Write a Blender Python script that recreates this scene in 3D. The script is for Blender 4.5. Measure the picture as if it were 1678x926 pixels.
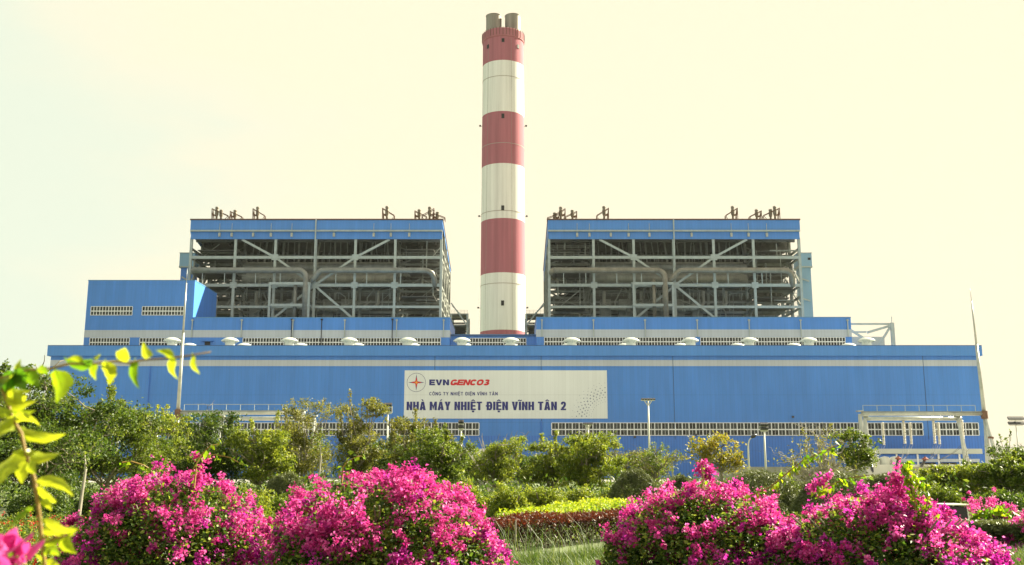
import bpy, math, random
import numpy as np
from mathutils import Vector, Matrix, noise
R = math.radians
random.seed(7); rng = np.random.default_rng(7)
for o in list(bpy.data.objects): bpy.data.objects.remove(o)
S = bpy.context.scene; COL = S.collection

# ------------------------------------------------------------------ camera, sky, sun, exposure
F, CX, CY, PITCH, CAMZ = 1650.0, 839.0, 463.0, R(10.7), 1.6
cam = bpy.data.cameras.new('camera'); camo = bpy.data.objects.new('camera', cam); COL.objects.link(camo)
camo.location = (0, 0, CAMZ); camo.rotation_euler = (R(90) + PITCH, 0, 0)
cam.sensor_width = 36; cam.lens = 36 * F / 1678; cam.clip_start = .05; cam.clip_end = 9000
cam.dof.use_dof = True; cam.dof.focus_distance = 60; cam.dof.aperture_fstop = 7
S.camera = camo
SUN_AZ, SUN_EL = R(57), R(36)          # azimuth from +Y towards +X
EXPO = 2.02
K = 2 ** EXPO
w = bpy.data.worlds.new('World'); S.world = w; w.use_nodes = True
nt = w.node_tree; nt.nodes.clear(); N = nt.nodes.new; L = nt.links.new
sky = N('ShaderNodeTexSky'); sky.sky_type = 'NISHITA'; sky.sun_disc = False
sky.sun_elevation = SUN_EL; sky.sun_rotation = SUN_AZ; sky.dust_density = 3.0; sky.air_density = 1.2; sky.ozone_density = 1.0
hs = N('ShaderNodeHueSaturation'); hs.inputs['Saturation'].default_value = .42
L(sky.outputs[0], hs.inputs['Color'])
tm = N('ShaderNodeMix'); tm.data_type = 'RGBA'; tm.blend_type = 'MULTIPLY'; tm.inputs[0].default_value = 1
L(hs.outputs[0], tm.inputs[6]); tm.inputs[7].default_value = (1.0, .97, .70, 1)
# thin bright cloud veil, uneven
tc = N('ShaderNodeTexCoord'); mp = N('ShaderNodeMapping'); mp.inputs['Scale'].default_value = (1.2, 1.2, 4)
ns = N('ShaderNodeTexNoise'); ns.inputs['Scale'].default_value = 1.6; ns.inputs['Detail'].default_value = 6; ns.inputs['Roughness'].default_value = .55
L(tc.outputs['Generated'], mp.inputs[0]); L(mp.outputs[0], ns.inputs['Vector'])
rp = N('ShaderNodeMapRange'); rp.inputs[1].default_value = .35; rp.inputs[2].default_value = .68; rp.inputs[3].default_value = 1.0; rp.inputs[4].default_value = 1.5
L(ns.outputs[0], rp.inputs[0])
cm = N('ShaderNodeVectorMath'); cm.operation = 'SCALE'; L(tm.outputs[2], cm.inputs[0]); L(rp.outputs[0], cm.inputs['Scale'])
BG = .092
mn = N('ShaderNodeVectorMath'); mn.operation = 'MINIMUM'; L(cm.outputs[0], mn.inputs[0])
SKYMAX = (1.08 / K / BG, .965 / K / BG, .715 / K / BG)
cap = N('ShaderNodeMix'); cap.data_type = 'RGBA'; cap.inputs[6].default_value = (.86 / K / BG, .93 / K / BG, .76 / K / BG, 1); cap.inputs[7].default_value = (*SKYMAX, 1)
sxy = N('ShaderNodeSeparateXYZ'); L(tc.outputs['Generated'], sxy.inputs[0])
az = N('ShaderNodeMath'); az.operation = 'MULTIPLY_ADD'; az.inputs[1].default_value = 2.2; az.inputs[2].default_value = .78; L(sxy.outputs[0], az.inputs[0])
zc = N('ShaderNodeMath'); zc.operation = 'MULTIPLY_ADD'; zc.inputs[1].default_value = .55; L(sxy.outputs[2], zc.inputs[0]); L(az.outputs[0], zc.inputs[2])
nz = N('ShaderNodeMath'); nz.operation = 'MULTIPLY_ADD'; nz.inputs[1].default_value = 1.5; L(ns.outputs[0], nz.inputs[0]); L(zc.outputs[0], nz.inputs[2])
nr = N('ShaderNodeMapRange'); nr.interpolation_type = 'SMOOTHSTEP'; nr.inputs[1].default_value = .62; nr.inputs[2].default_value = 1.35; L(nz.outputs[0], nr.inputs[0])
L(nr.outputs[0], cap.inputs[0]); L(cap.outputs[2], mn.inputs[1])
bg = N('ShaderNodeBackground'); bg.inputs[1].default_value = BG; L(mn.outputs[0], bg.inputs[0])
wo = N('ShaderNodeOutputWorld'); L(bg.outputs[0], wo.inputs[0])
sun = bpy.data.lights.new('sun', 'SUN'); suno = bpy.data.objects.new('sun', sun); COL.objects.link(suno)
sun.energy = 5.0; sun.angle = R(.5); sun.color = (1, .92, .66)
sd = Vector((math.sin(SUN_AZ) * math.cos(SUN_EL), math.cos(SUN_AZ) * math.cos(SUN_EL), math.sin(SUN_EL)))
suno.rotation_euler = sd.to_track_quat('Z', 'Y').to_euler(); suno.location = (60, -20, 80)
vs = S.view_settings; vs.view_transform = 'Standard'; vs.look = 'None'; vs.exposure = EXPO; vs.gamma = 1
S.cycles.max_bounces = 6; S.cycles.transparent_max_bounces = 8; S.cycles.transmission_bounces = 3
S.cycles.diffuse_bounces = 3; S.cycles.glossy_bounces = 2; S.cycles.use_denoising = True

# ------------------------------------------------------------------ helpers
ct, st = math.cos(PITCH), math.sin(PITCH)
def at(px, py, Y):
    r, u = (px - CX) / F, (CY - py) / F
    s = Y / (ct - st * u)
    return Vector((r * s, Y, CAMZ + (st + ct * u) * s))
def PX(px, py, Y): return at(px, py, Y).x
def PZ(py, Y): return at(CX, py, Y).z
def ppm(Y): return F / Y            # source pixels per metre, roughly

class MB:
    def __init__(s): s.v = []; s.f = []
    def add(s, vs, fs):
        b = len(s.v); s.v += [tuple(v) for v in vs]; s.f += [tuple(b + i for i in f) for f in fs]; return s
    def box(s, x0, x1, y0, y1, z0, z1):
        return s.add([(x0,y0,z0),(x1,y0,z0),(x1,y1,z0),(x0,y1,z0),(x0,y0,z1),(x1,y0,z1),(x1,y1,z1),(x0,y1,z1)],
                     [(0,3,2,1),(4,5,6,7),(0,1,5,4),(1,2,6,5),(2,3,7,6),(3,0,4,7)])
    def bar(s, a, b, w, h=None, up=None):
        a, b = Vector(a), Vector(b); h = h or w; d = (b - a)
        if d.length < 1e-6: return s
        d.normalize(); u = Vector(up) if up else (Vector((0,0,1)) if abs(d.z) < .9 else Vector((0,1,0)))
        r = d.cross(u).normalized(); u = r.cross(d)
        P = []
        for p in (a, b):
            for i, j in ((-1,-1),(1,-1),(1,1),(-1,1)): P.append(p + r * (w/2*i) + u * (h/2*j))
        return s.add(P, [(0,1,2,3),(7,6,5,4),(0,4,5,1),(1,5,6,2),(2,6,7,3),(3,7,4,0)])
    def tube(s, pts, rad, n=8, cap=True):
        pts = [Vector(p) for p in pts]; m = len(pts)
        rad = rad if isinstance(rad, (list, tuple)) else [rad] * m
        b = len(s.v); prev = None
        for i, p in enumerate(pts):
            d = (pts[min(i+1, m-1)] - pts[max(i-1, 0)]).normalized()
            if prev is None:
                u = Vector((0,0,1)) if abs(d.z) < .8 else Vector((1,0,0)); r = d.cross(u).normalized()
            else: r = (prev - d * prev.dot(d)).normalized()
            prev = r; u = d.cross(r)
            for k in range(n):
                a = 2*math.pi*k/n; s.v.append(tuple(p + (r*math.cos(a) + u*math.sin(a)) * rad[i]))
        for i in range(m-1):
            for k in range(n):
                s.f.append((b+i*n+k, b+i*n+(k+1)%n, b+(i+1)*n+(k+1)%n, b+(i+1)*n+k))
        if cap: s.f.append(tuple(b+k for k in range(n))[::-1]); s.f.append(tuple(b+(m-1)*n+k for k in range(n)))
        return s
    def lathe(s, prof, cx=0, cy=0, z0=0, n=32, cap=False):
        b = len(s.v); m = len(prof)
        for r, z in prof:
            for k in range(n):
                a = 2*math.pi*k/n; s.v.append((cx + r*math.cos(a), cy + r*math.sin(a), z0 + z))
        for i in range(m-1):
            for k in range(n): s.f.append((b+i*n+k, b+i*n+(k+1)%n, b+(i+1)*n+(k+1)%n, b+(i+1)*n+k))
        if cap: s.f.append(tuple(b+k for k in range(n))[::-1]); s.f.append(tuple(b+(m-1)*n+k for k in range(n)))
        return s
    def build(s, name, mat, parent=None, smooth=False, **k):
        me = bpy.data.meshes.new(name); me.from_pydata(s.v, [], s.f)
        if smooth: me.polygons.foreach_set('use_smooth', [True]*len(me.polygons))
        return link(name, me, mat, parent, **k)

def link(name, me, mat, parent=None, label=None, cat=None, group=None, kind=None):
    o = bpy.data.objects.new(name, me); COL.objects.link(o)
    for m in (mat if isinstance(mat, (list, tuple)) else [mat]): me.materials.append(m)
    if parent is not None:
        o.parent = parent; o.matrix_parent_inverse = parent.matrix_basis.inverted()
    return tag(o, label, cat, group, kind)
def tag(o, label=None, cat=None, group=None, kind=None):
    if label: o['label'] = label
    if cat: o['category'] = cat
    if group: o['group'] = group
    if kind: o['kind'] = kind
    return o
def thing(name, loc, label, cat, group=None):
    o = bpy.data.objects.new(name, None); COL.objects.link(o); o.location = loc; o.empty_display_size = .5
    return tag(o, label, cat, group)
def copy_tree(o, loc, label, parent=None):
    c = o.copy(); COL.objects.link(c)
    if parent is None: c.location = loc; c['label'] = label
    else: c.parent = parent
    for ch in list(o.children): copy_tree(ch, None, None, c)
    return c
def at_origin(mb_obj_parent): pass

# ------------------------------------------------------------------ materials
def mat(name, col, rough=.6, metal=0, var=0, scale=1.0, bump=0, streak=False, spec=.4, stretch=None):
    m = bpy.data.materials.new(name); m.use_nodes = True; t = m.node_tree; p = t.nodes['Principled BSDF']
    p.inputs['Roughness'].default_value = rough; p.inputs['Metallic'].default_value = metal
    p.inputs['Specular IOR Level'].default_value = spec; p.inputs['Base Color'].default_value = (*col, 1)
    if var or bump:
        c = t.nodes.new('ShaderNodeTexCoord'); mp = t.nodes.new('ShaderNodeMapping'); t.links.new(c.outputs['Object'], mp.inputs[0])
        mp.inputs['Scale'].default_value = stretch or ((1, 1, .12) if streak else (1, 1, 1))
        n = t.nodes.new('ShaderNodeTexNoise'); n.inputs['Scale'].default_value = scale; n.inputs['Detail'].default_value = 6; n.inputs['Roughness'].default_value = .65
        t.links.new(mp.outputs[0], n.inputs['Vector'])
        mr = t.nodes.new('ShaderNodeMapRange'); mr.inputs[1].default_value = .3; mr.inputs[2].default_value = .7
        mr.inputs[3].default_value = 1 - var; mr.inputs[4].default_value = 1 + var * .5
        t.links.new(n.outputs[0], mr.inputs[0])
        sc = t.nodes.new('ShaderNodeVectorMath'); sc.operation = 'SCALE'; sc.inputs[0].default_value = col
        t.links.new(mr.outputs[0], sc.inputs['Scale']); t.links.new(sc.outputs[0], p.inputs['Base Color'])
        if bump:
            b = t.nodes.new('ShaderNodeBump'); b.inputs['Strength'].default_value = bump; b.inputs['Distance'].default_value = .05
            t.links.new(n.outputs[0], b.inputs['Height']); t.links.new(b.outputs[0], p.inputs['Normal'])
    return m
def cladding(name, col, rib=1.0, lines=.10, var=.06):
    """profiled sheet: panels one metre wide with slightly different shade, seams and faint streaks"""
    m = mat(name, col, rough=.45, var=var, scale=.5, streak=True); t = m.node_tree; p = t.nodes['Principled BSDF']
    src = p.inputs['Base Color'].links[0].from_socket
    c = t.nodes.new('ShaderNodeTexCoord'); sx = t.nodes.new('ShaderNodeSeparateXYZ'); t.links.new(c.outputs['Object'], sx.inputs[0])
    ad = t.nodes.new('ShaderNodeMath'); ad.operation = 'ADD'; t.links.new(sx.outputs[0], ad.inputs[0]); t.links.new(sx.outputs[1], ad.inputs[1])
    fl = t.nodes.new('ShaderNodeMath'); fl.operation = 'SNAP'; fl.inputs[1].default_value = rib; t.links.new(ad.outputs[0], fl.inputs[0])
    wn = t.nodes.new('ShaderNodeTexWhiteNoise'); wn.noise_dimensions = '1D'; t.links.new(fl.outputs[0], wn.inputs['W'])
    md = t.nodes.new('ShaderNodeMath'); md.operation = 'PINGPONG'; md.inputs[1].default_value = rib / 2; t.links.new(ad.outputs[0], md.inputs[0])
    lt = t.nodes.new('ShaderNodeMath'); lt.operation = 'LESS_THAN'; lt.inputs[1].default_value = .09 * rib; t.links.new(md.outputs[0], lt.inputs[0])
    m1 = t.nodes.new('ShaderNodeMath'); m1.operation = 'MULTIPLY_ADD'; m1.inputs[1].default_value = .05; m1.inputs[2].default_value = .975; t.links.new(wn.outputs[0], m1.inputs[0])
    m2 = t.nodes.new('ShaderNodeMath'); m2.operation = 'MULTIPLY_ADD'; m2.inputs[1].default_value = -lines; t.links.new(lt.outputs[0], m2.inputs[0]); t.links.new(m1.outputs[0], m2.inputs[2])
    zp_ = t.nodes.new('ShaderNodeMath'); zp_.operation = 'PINGPONG'; zp_.inputs[1].default_value = 3.6; t.links.new(sx.outputs[2], zp_.inputs[0])
    zl = t.nodes.new('ShaderNodeMath'); zl.operation = 'LESS_THAN'; zl.inputs[1].default_value = .07; t.links.new(zp_.outputs[0], zl.inputs[0])
    m3 = t.nodes.new('ShaderNodeMath'); m3.operation = 'MULTIPLY_ADD'; m3.inputs[1].default_value = -.12; t.links.new(zl.outputs[0], m3.inputs[0]); t.links.new(m2.outputs[0], m3.inputs[2])
    # slow fading from sheet to sheet
    fn = t.nodes.new('ShaderNodeTexNoise'); fn.inputs['Scale'].default_value = .035; fn.inputs['Detail'].default_value = 3; t.links.new(c.outputs['Object'], fn.inputs['Vector'])
    f2 = t.nodes.new('ShaderNodeMath'); f2.operation = 'MULTIPLY_ADD'; f2.inputs[1].default_value = .28; f2.inputs[2].default_value = -.14; t.links.new(fn.outputs[0], f2.inputs[0])
    m4 = t.nodes.new('ShaderNodeMath'); m4.operation = 'ADD'; t.links.new(m3.outputs[0], m4.inputs[0]); t.links.new(f2.outputs[0], m4.inputs[1]); m2 = m4
    sc = t.nodes.new('ShaderNodeVectorMath'); sc.operation = 'SCALE'; t.links.new(src, sc.inputs[0]); t.links.new(m2.outputs[0], sc.inputs['Scale'])
    t.links.new(sc.outputs[0], p.inputs['Base Color'])
    return m
def leafmat(name, cols, transl=.4, rough=.5, spec=.3, gain=1.5):
    """foliage: colour by the per-leaf attribute rnd; light passes through"""
    m = bpy.data.materials.new(name); m.use_nodes = True; t = m.node_tree; p = t.nodes['Principled BSDF']
    a = t.nodes.new('ShaderNodeAttribute'); a.attribute_name = 'rnd'
    r = t.nodes.new('ShaderNodeValToRGB'); t.links.new(a.outputs['Fac'], r.inputs[0])
    e = r.color_ramp.elements
    while len(e) < len(cols): e.new(.5)
    for i, c in enumerate(cols): e[i].position = i / (len(cols) - 1); e[i].color = (*c, 1)
    t.links.new(r.outputs[0], p.inputs['Base Color']); p.inputs['Roughness'].default_value = rough; p.inputs['Specular IOR Level'].default_value = spec
    tr = t.nodes.new('ShaderNodeBsdfTranslucent')
    sc = t.nodes.new('ShaderNodeVectorMath'); sc.operation = 'MULTIPLY'; sc.inputs[1].default_value = (gain*1.05, gain, gain*.5 if cols[0][1] > cols[0][2] else gain)
    t.links.new(r.outputs[0], sc.inputs[0]); t.links.new(sc.outputs[0], tr.inputs[0])
    mx = t.nodes.new('ShaderNodeMixShader'); mx.inputs[0].default_value = transl
    t.links.new(p.outputs[0], mx.inputs[1]); t.links.new(tr.outputs[0], mx.inputs[2]); t.links.new(mx.outputs[0], t.nodes['Material Output'].inputs[0])
    return m

BLUE = cladding('blue_cladding', (.065, .23, .70), 1.0, .06, var=.11)
BLUE2 = cladding('blue_ribbed_cladding', (.055, .195, .68), .75, .20)
BLUED = cladding('blue_fascia', (.075, .245, .68), 1.0, .05)
STRIPE = cladding('grey_stripe', (.45, .50, .60), 1.0, .07)
PALEBLUE = mat('tower_blue', (.25, .42, .60), .5, var=.08, scale=.3, streak=True)
SIGNW = cladding('sign_white', (.72, .76, .80), 1.0, .03, var=.03)
NAVY = mat('navy_paint', (.02, .025, .19), .5)
REDP = mat('red_lettering', (.58, .015, .03), .5)
YELP = mat('yellow_paint', (.85, .35, .02), .5)
ROOFM = mat('roof_sheet', (.3, .33, .34), .5, var=.2, scale=.3)
STEEL = mat('painted_steel', (.40, .45, .46), .5, var=.18, scale=.6)
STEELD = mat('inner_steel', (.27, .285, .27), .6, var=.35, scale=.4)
STEELX = mat('dark_steel', (.12, .12, .115), .7, var=.4, scale=.3)  # darker copy of the steel; puts the boiler interior's deep shade into colour
CASING = mat('boiler_casing', (.42, .42, .39), .5, metal=.1, var=.35, scale=.4, streak=True)
PIPE = mat('lagged_pipe', (.27, .27, .255), .5, metal=.3, var=.3, scale=.35, stretch=(1, 1, 1))
RUST = mat('rusty_steel', (.16, .085, .05), .8, var=.45, scale=1.2)
RUSTG = mat('grey_rusty_exhaust', (.22, .19, .155), .7, var=.5, scale=1.0)
WHITEM = mat('window_frame_white', (.76, .78, .82), .5, var=.12, scale=.7)
VENTM = mat('ventilator_grey', (.62, .66, .63), .4, metal=.1, var=.12, scale=.8)
GALV = mat('galvanised_steel', (.46, .48, .45), .4, metal=.4, var=.25, scale=.7)
POLEW = mat('pole_white', (.62, .62, .56), .5, var=.12, scale=1.0)
DARK = mat('black_rubber', (.015, .015, .017), .6)
LAMPG = mat('lamp_housing', (.05, .05, .06), .4)
PORC = mat('porcelain', (.58, .55, .48), .3, var=.1, scale=3)
PORCR = mat('brown_porcelain', (.25, .06, .04), .3)
TANK = mat('tank_white', (.66, .66, .60), .5, var=.15, scale=.5, streak=True)
CONC = mat('concrete', (.36, .35, .32), .9, var=.25, scale=.5, bump=.2)
BARK = mat('bark', (.24, .205, .16), .9, var=.35, scale=6, bump=.4, streak=True)
BARKP = mat('pale_bark', (.36, .33, .28), .9, var=.3, scale=6, bump=.3, streak=True)
STEMM = mat('green_brown_stem', (.26, .16, .03), .6, var=.3, scale=40)
GLASSD = None
def glass():
    m = bpy.data.materials.new('window_glass'); m.use_nodes = True; t = m.node_tree; p = t.nodes['Principled BSDF']
    a = t.nodes.new('ShaderNodeAttribute'); a.attribute_name = 'rnd'
    r = t.nodes.new('ShaderNodeValToRGB'); t.links.new(a.outputs['Fac'], r.inputs[0]); r.color_ramp.interpolation = 'CONSTANT'
    e = r.color_ramp.elements; e[0].color = (.004,.005,.008,1); e[1].position = .25; e[1].color = (.018,.024,.028,1)
    for pos, c in ((.55, (.035,.042,.045)), (.86, (.085,.095,.10))): k = e.new(pos); k.color = (*c, 1)
    t.links.new(r.outputs[0], p.inputs['Base Color']); p.inputs['Roughness'].default_value = .25; p.inputs['Specular IOR Level'].default_value = .5
    return m
GLASS = glass()
def chimney_mat(bands, z0, zt):
    m = mat('chimney_paint', (.5, .5, .5), .8, var=.2, scale=.5, streak=True, stretch=(1, 1, .03), spec=.1)
    t = m.node_tree; p = t.nodes['Principled BSDF']; mr = [n for n in t.nodes if n.type == 'MAP_RANGE'][0]
    sc = [n for n in t.nodes if n.type == 'VECT_MATH'][0]
    g = t.nodes.new('ShaderNodeNewGeometry'); sx = t.nodes.new('ShaderNodeSeparateXYZ'); t.links.new(g.outputs['Position'], sx.inputs[0])
    n = t.nodes.new('ShaderNodeMapRange'); n.inputs[1].default_value = z0; n.inputs[2].default_value = zt; t.links.new(sx.outputs[2], n.inputs[0])
    r = t.nodes.new('ShaderNodeValToRGB'); r.color_ramp.interpolation = 'CONSTANT'; t.links.new(n.outputs[0], r.inputs[0])
    red, wh = (.45, .16, .215, 1), (.90, .90, .92, 1)  # both paints paled so the colours carry some air haze
    e = r.color_ramp.elements
    while len(e) < len(bands): e.new(.5)
    for i, (z, c) in enumerate(bands): e[i].position = max(0, (z - z0) / (zt - z0)); e[i].color = red if c else wh
    t.links.new(r.outputs[0], sc.inputs[0])
    # pour joints: faint lines every 2.4 m and vertical form lines
    return m
GROUND = mat('ground_soil_grass', (.10, .13, .05), .95, var=.5, scale=.6, bump=.4)
PAVE = mat('pale_path', (.42, .40, .35), .9, var=.15, scale=2)

# ------------------------------------------------------------------ setting: ground, path, boundary wall
g = MB(); nx, ny = 80, 80
xs = [(-1 if i < 40 else 1) * 1000 * abs((i - 40) / 40) ** 2.6 for i in range(81)]
ys = [-60 + 1100 * (j / 80) ** 2.4 for j in range(81)]
for j in range(81):
    for i in range(81):
        z = .06 * noise.noise(Vector((xs[i] * .15, ys[j] * .15, 0))) if ys[j] < 120 and abs(xs[i]) < 100 else 0
        g.v.append((xs[i], ys[j], z - .03))
for j in range(80):
    for i in range(80): a = j * 81 + i; g.f.append((a, a + 1, a + 82, a + 81))
g.build('ground', GROUND, smooth=True, kind='structure')
MB().box(-24, -9.2, 24.6, 26.2, -.05, .12).build('path', PAVE, kind='structure')
MB().box(-150, 150, 262.6, 263.6, -.2, .35).build('plinth_kerb', CONC, kind='structure')
MB().box(-170, 170, 170, 256, -.06, .035).build('yard_pavement', mat('yard_concrete', (.30,.29,.27), .9, var=.2, scale=.2), kind='structure')

# thin sea air over the whole site
hz_m = bpy.data.materials.new('sea_haze'); hz_m.use_nodes = True; ht = hz_m.node_tree; ht.nodes.clear()
hv = ht.nodes.new('ShaderNodeVolumePrincipled'); hv.inputs['Color'].default_value = (.93, .96, 1.0, 1); hv.inputs['Density'].default_value = .00003; hv.inputs['Anisotropy'].default_value = .2
ho = ht.nodes.new('ShaderNodeOutputMaterial'); ht.links.new(hv.outputs[0], ho.inputs['Volume'])
MB().box(-1040, 1040, -80, 1080, -1.2, 240).build('haze', hz_m, kind='stuff')

# ------------------------------------------------------------------ windows
def window(parent, x0, x1, z0, z1, Y, pitch=2.1, seed=0, open_p=.3, slim=False):
    """one long ribbon window: frame with mullions + its panes as child; faces -Y, stands proud of the wall at Y"""
    rr = random.Random(seed); n = max(2, round((x1 - x0) / pitch)); m = MB(); zm = z0 + (z1 - z0) * .47
    m.box(x0, x1, Y - .16, Y, z0, z0 + .16); m.box(x0, x1, Y - .16, Y, z1 - .16, z1); m.box(x0, x1, Y - .14, Y, zm - .14, zm + .14)
    p = MB(); rnd = []
    dx = (x1 - x0) / n
    for i in range(n + 1):
        x = x0 + dx * i; ww = .24 - .06 * slim
        for a, b in ((z0 + .16, zm - .14), (zm + .14, z1 - .16)): m.box(x - ww / 2, x + ww / 2, Y - .15, Y, a, b)
        if i < n:
            xm = x + dx / 2
            for a, b in ((z0 + .16, zm - .14), (zm + .14, z1 - .16)):
                m.box(xm - .035 - .05 * slim, xm + .035 + .05 * slim, Y - .13, Y, a, b)
                for h0, h1 in ((x + .08, xm - .03), (xm + .03, x + dx - .08)):
                    p.add([(h0, Y - .05, a), (h1, Y - .05, a), (h1, Y - .05, b), (h0, Y - .05, b)], [(0, 1, 2, 3)])
                    v = rr.random() if a < zm else .2 + rr.random() * .6
                    rnd.append(v * (.5 if a < zm and rr.random() < open_p else 1))
    fo = m.build('window', WHITEM, parent)
    po = p.build('pane', GLASS, fo)
    at_ = po.data.attributes.new('rnd', 'FLOAT', 'FACE'); at_.data.foreach_set('value', rnd)
    return fo

# ------------------------------------------------------------------ turbine hall
YH = 264.0
hx0, hx1 = PX(83, 590, YH), PX(1604, 590, YH); ztop = PZ(566.5, YH - .8); zf = PZ(583, YH - .8)
hall = thing('turbine_hall', (0, YH, 0), 'long blue metal clad turbine hall with a white name board and ribbon windows', 'building')
zw = PZ(714, YH)
MB().box(hx0, hx1, YH, 297, zw, ztop - .6).build('wall', BLUE, hall)
MB().box(hx0 + .02, hx1 - .02, YH + .02, 296.9, -.3, zw - .003).build('lower_wall', BLUE2, hall, label='ribbed darker blue sheeting below the windows')
MB().box(hx0 - .7, hx1 + .7, YH - .8, YH - .003, zf, ztop).box(hx0 - .7, hx0 - .003, YH, 297, zf, ztop).box(hx1 + .003, hx1 + .7, YH, 297, zf, ztop).build('fascia', BLUED, hall)
MB().box(hx0 - .7, hx1 + .7, YH - .85, YH - .55, ztop + .003, ztop + .14).build('coping', mat('coping_dark_blue', (.03,.08,.25), .5), hall)
MB().box(hx0, hx1, YH + .003, 296.9, ztop - .59, ztop - .4).build('roof', ROOFM, hall)
MB().box(hx0 - .003, hx1 + .003, YH - .03, YH - .001, PZ(600, YH), PZ(590, YH)).build('stripe', STRIPE, hall)
JM = mat('joint_blue', (.04,.10,.25), .6)
for px in (712, 887, 1104, 1516): x = PX(px, 640, YH); MB().box(x - .07, x + .07, YH - .06, YH - .031, PZ(720, YH), zf).build('wall_joint', JM, hall)
for px, a, b in ((887, 690, 729), (240, 600, 690), (905, 714, 760)): x = PX(px, 700, YH); MB().tube([(x, YH - .3, PZ(b, YH)), (x, YH - .3, PZ(a, YH))], .13).build('drainpipe', BLUE2, hall)
for k, (a, b) in enumerate(((238, 785), (904, 1512), (1529, 1603.5))):
    window(hall, PX(a, 703, YH), PX(b, 703, YH), PZ(714, YH), PZ(692.5, YH), YH, 1.78 if k else 1.78, k)
for px, py in ((1040, 716), (908, 712), (1299, 683), (1402, 718), (330, 715), (1140, 712)):
    m = MB(); p = at(px, py, YH - .5); m.box(p.x - .12, p.x + .12, YH - .6, YH - .17, p.z - .1, p.z + .1); m.box(p.x - .28, p.x + .28, YH - .95, YH - .6, p.z - .3, p.z + .2); m.build('wall_lamp', LAMPG, hall)

# name board with lettering
sx0, sx1 = PX(662.5, 646, YH), PX(995, 646, YH); sz0, sz1 = PZ(686, YH), PZ(607, YH)
board = MB().box(sx0, sx1, YH - .10, YH - .035, sz0, sz1).build('name_board', SIGNW, hall)

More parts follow.
